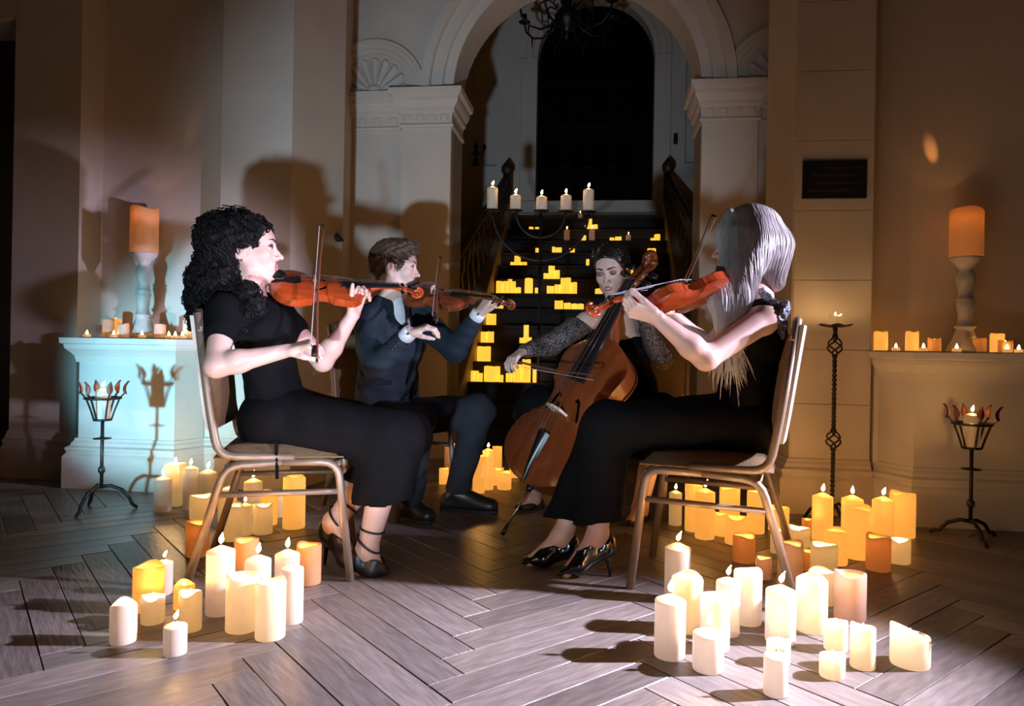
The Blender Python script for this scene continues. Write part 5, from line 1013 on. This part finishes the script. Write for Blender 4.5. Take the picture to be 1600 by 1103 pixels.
def twist_stand():
    p = at(1300, 812, 3.50)*[1, 1, 0]; Y = p[1]; zz = lambda y: at(1304, y, Y)[2]; ztop = zz(508); t = thing('iron_candle_stand', 'tall twisted iron candle stand with cage knops by the plaque', 'candle stand', p)
    k1, k0 = zz(541), zz(687)                                 # the two openwork cages
    def rope(z0, z1, name):
        b = MB()
        for q in range(2): b.tube([p+np.array([.006*math.cos(z*140+q*math.pi), .006*math.sin(z*140+q*math.pi), z]) for z in np.linspace(z0, z1, max(6, int((z1-z0)*90)))], .0065, 6)
        b.build(name, M['iron'], t, smooth=True)
    c = .048; rope(.06, k0-c, 'twisted_stem'); rope(k0+c, k1-c, 'twisted_stem'); rope(k1+c, ztop-.01, 'twisted_stem')
    for kc in (k0, k1):
        for q in range(4):
            b = MB(); b.tube([p+np.array([(.006+.030*math.sin(math.pi*w_)**1.2)*math.cos(q*math.pi/2+w_*3.6), (.006+.030*math.sin(math.pi*w_)**1.2)*math.sin(q*math.pi/2+w_*3.6), kc-c+2*c*w_]) for w_ in np.linspace(0, 1, 15)], .0045, 6); b.build('cage_bar', M['iron'], t, smooth=True)
        for e in (-c, c): b = MB(); b.lathe([(.006, -.01), (.014, -.004), (.014, .004), (.006, .01)], 10, p+[0, 0, kc+e]); b.build('collar', M['iron'], t, smooth=True)
    b = MB(); P = []
    for r in (.006, .03, .055, .075): P.append([p+np.array([r*(1+.12*math.sin(6*a)*(r/.075))*math.cos(a), r*(1+.12*math.sin(6*a)*(r/.075))*math.sin(a), ztop-.012+.012*(r/.075)**2+.004*math.sin(6*a)*(r/.075)]) for a in np.linspace(0, 2*math.pi, 37)])
    b.grid(P); b.grid([[q+[0, 0, .003] for q in r_] for r_ in P][::-1]); b.build('drip_pan', M['iron'], t, smooth=True)
    for k in range(3):
        a = .5+k*2*math.pi/3; d = np.array([math.cos(a), math.sin(a), 0]); b = MB(); b.tube([p+[0, 0, .075], p+d*.05+[0, 0, .085], p+d*.10+[0, 0, .05], p+d*.125+[0, 0, .006]], .008, 6); b.build('foot', M['iron'], t, smooth=True)
    candle(p+[0, 0, ztop-.005], .058, .031, 'melt', 'ivory', 'short ivory candle on top of the tall twisted iron stand', None)
twist_stand()
def candelabrum():
    Y = 4.6; p = at(838, 745, Y)*[1, 1, 0]; zz = lambda y: at(838, y, Y)[2]; sx = lambda px: (px-838)/FPX*Y; zp_ = zz(331)
    t = thing('floor_candelabrum', 'tall black iron five-armed candelabrum behind the quartet', 'candelabrum', p)
    b = MB(); b.tube([p+[0, 0, .02], p+[0, 0, zp_-.005]], .010, 8); b.build('pole', M['iron'], t, smooth=True)
    for k in range(3):
        a = .5+k*2*math.pi/3; d = np.array([math.cos(a), math.sin(a), 0]); b = MB(); b.tube([p+[0, 0, .06], p+d*.08+[0, 0, .07], p+d*.18+[0, 0, .03], p+d*.22+[0, 0, .008]], .009, 6); b.build('foot', M['iron'], t, smooth=True)
    for R, nm, yc in ((sx(912.5), 'outer_arm', 331), (sx(876.5), 'inner_arm', 331)):
        b = MB(); zb = zz(406) if nm == 'outer_arm' else zz(370); h = zp_-zb
        b.tube([p+np.array([-R*math.cos(q), 0, zp_-.005-h*math.sin(q)]) for q in np.linspace(0, math.pi, 31)], .008, 8); b.build(nm, M['iron'], t, smooth=True)
    for i, (px, top) in enumerate(((762, 295), (798, 307), (839, 309), (877, 307), (912, 298))):
        c = p+np.array([sx(px), 0, zp_]); b = MB(); b.lathe([(0, -.004), (.030, -.002), (.048, .004), (.050, .008), (.047, .008), (.03, .003), (0, .002)], 18, c); b.build('drip_plate', M['iron'], t, smooth=True)
        candle(c+[0, 0, .003], at(px, top, Y)[2]-zp_, 17/2/FPX*Y, 'peak', 'white', 'white pillar candle on the tall candelabrum, %s of five' % ORD[i], 'candles of the tall candelabrum')
candelabrum()
# small dark candelabrum standing in the left wall niche
def niche_candelabrum():
    s = sp(744, 9.66, 250); p = np.array(W(s, 9.66, 3.272)); t = thing('niche_candelabrum', 'small dark three-armed candelabrum standing in the back wall niche', 'candelabrum', p)
    b = MB(); b.lathe([(0, 0), (.07, 0), (.075, .015), (.05, .03), (.02, .06), (.03, .10), (.018, .14), (.025, .19), (.015, .24), (.03, .27), (.03, .30), (0, .30)], 12, p); b.build('stem', M['iron'], t, smooth=True)
    for sg in (-1, 1):
        b = MB(); b.tube([p+np.array([sg*x, 0, z]) for x, z in ((.01, .2), (.05, .17), (.09, .18), (.11, .22), (.11, .25))], .009, 6); b.build('arm', M['iron'], t, smooth=True); b = MB(); b.lathe([(.0, 0), (.028, .005), (.02, .02), (.018, .05), (0, .05)], 10, p+[sg*.11, 0, .25]); b.build('candle_cup', M['iron'], t, smooth=True)
    b = MB(); b.tube([p+[0, 0, .30], p+[0, 0, .36]], .012, 8); b.build('candle_stub', M['iron'], t, smooth=True)
niche_candelabrum()
def chandelier():
    c = at(886, 30, 6.9); t = thing('chandelier', 'dark wrought iron chandelier hanging in front of the arched window', 'chandelier', c)
    b = MB(); b.lathe([(0, -.20), (.02, -.19), (.035, -.16), (.02, -.13), (.06, -.09), (.11, -.03), (.12, .03), (.08, .09), (.04, .13), (.05, .2), (.02, .26), (.015, .6)], 14, c); b.build('central_body', M['iron'], t, smooth=True)
    b = MB(); b.tube([c+[0, 0, .55], [c[0], c[1], 6.2]], .008, 6); b.build('chain', M['iron'], t)
    for k in range(8):
        a = .25+k*math.pi/4; d = np.array([math.cos(a), math.sin(a), 0]); b = MB()
        b.tube([c+d*x+[0, 0, z] for x, z in ((.08, .02), (.16, -.08), (.26, -.13), (.37, -.11), (.45, -.03), (.47, .06))], .011, 6); ar = b.build('arm', M['iron'], t, smooth=True)
        b = MB(); b.tube([c+d*x+[0, 0, z] for x, z in ((.09, .10), (.18, .16), (.27, .12), (.27, .04), (.21, .02), (.19, .07))], .008, 6); b.build('scrollwork', M['iron'], ar, smooth=True)
        b = MB(); b.lathe([(0, -.005), (.035, 0), (.06, .012), (.055, .016), (.022, .008), (.022, .09), (0, .09)], 12, c+d*.47+[0, 0, .06]); b.build('candle_cup', M['iron'], ar, smooth=True)
        b = MB(); b.tube([c+d*.38+[0, 0, -.11], c+d*.38+[0, 0, -.20]], [.010, .004], 6); b.build('drop', M['iron'], ar)
chandelier()
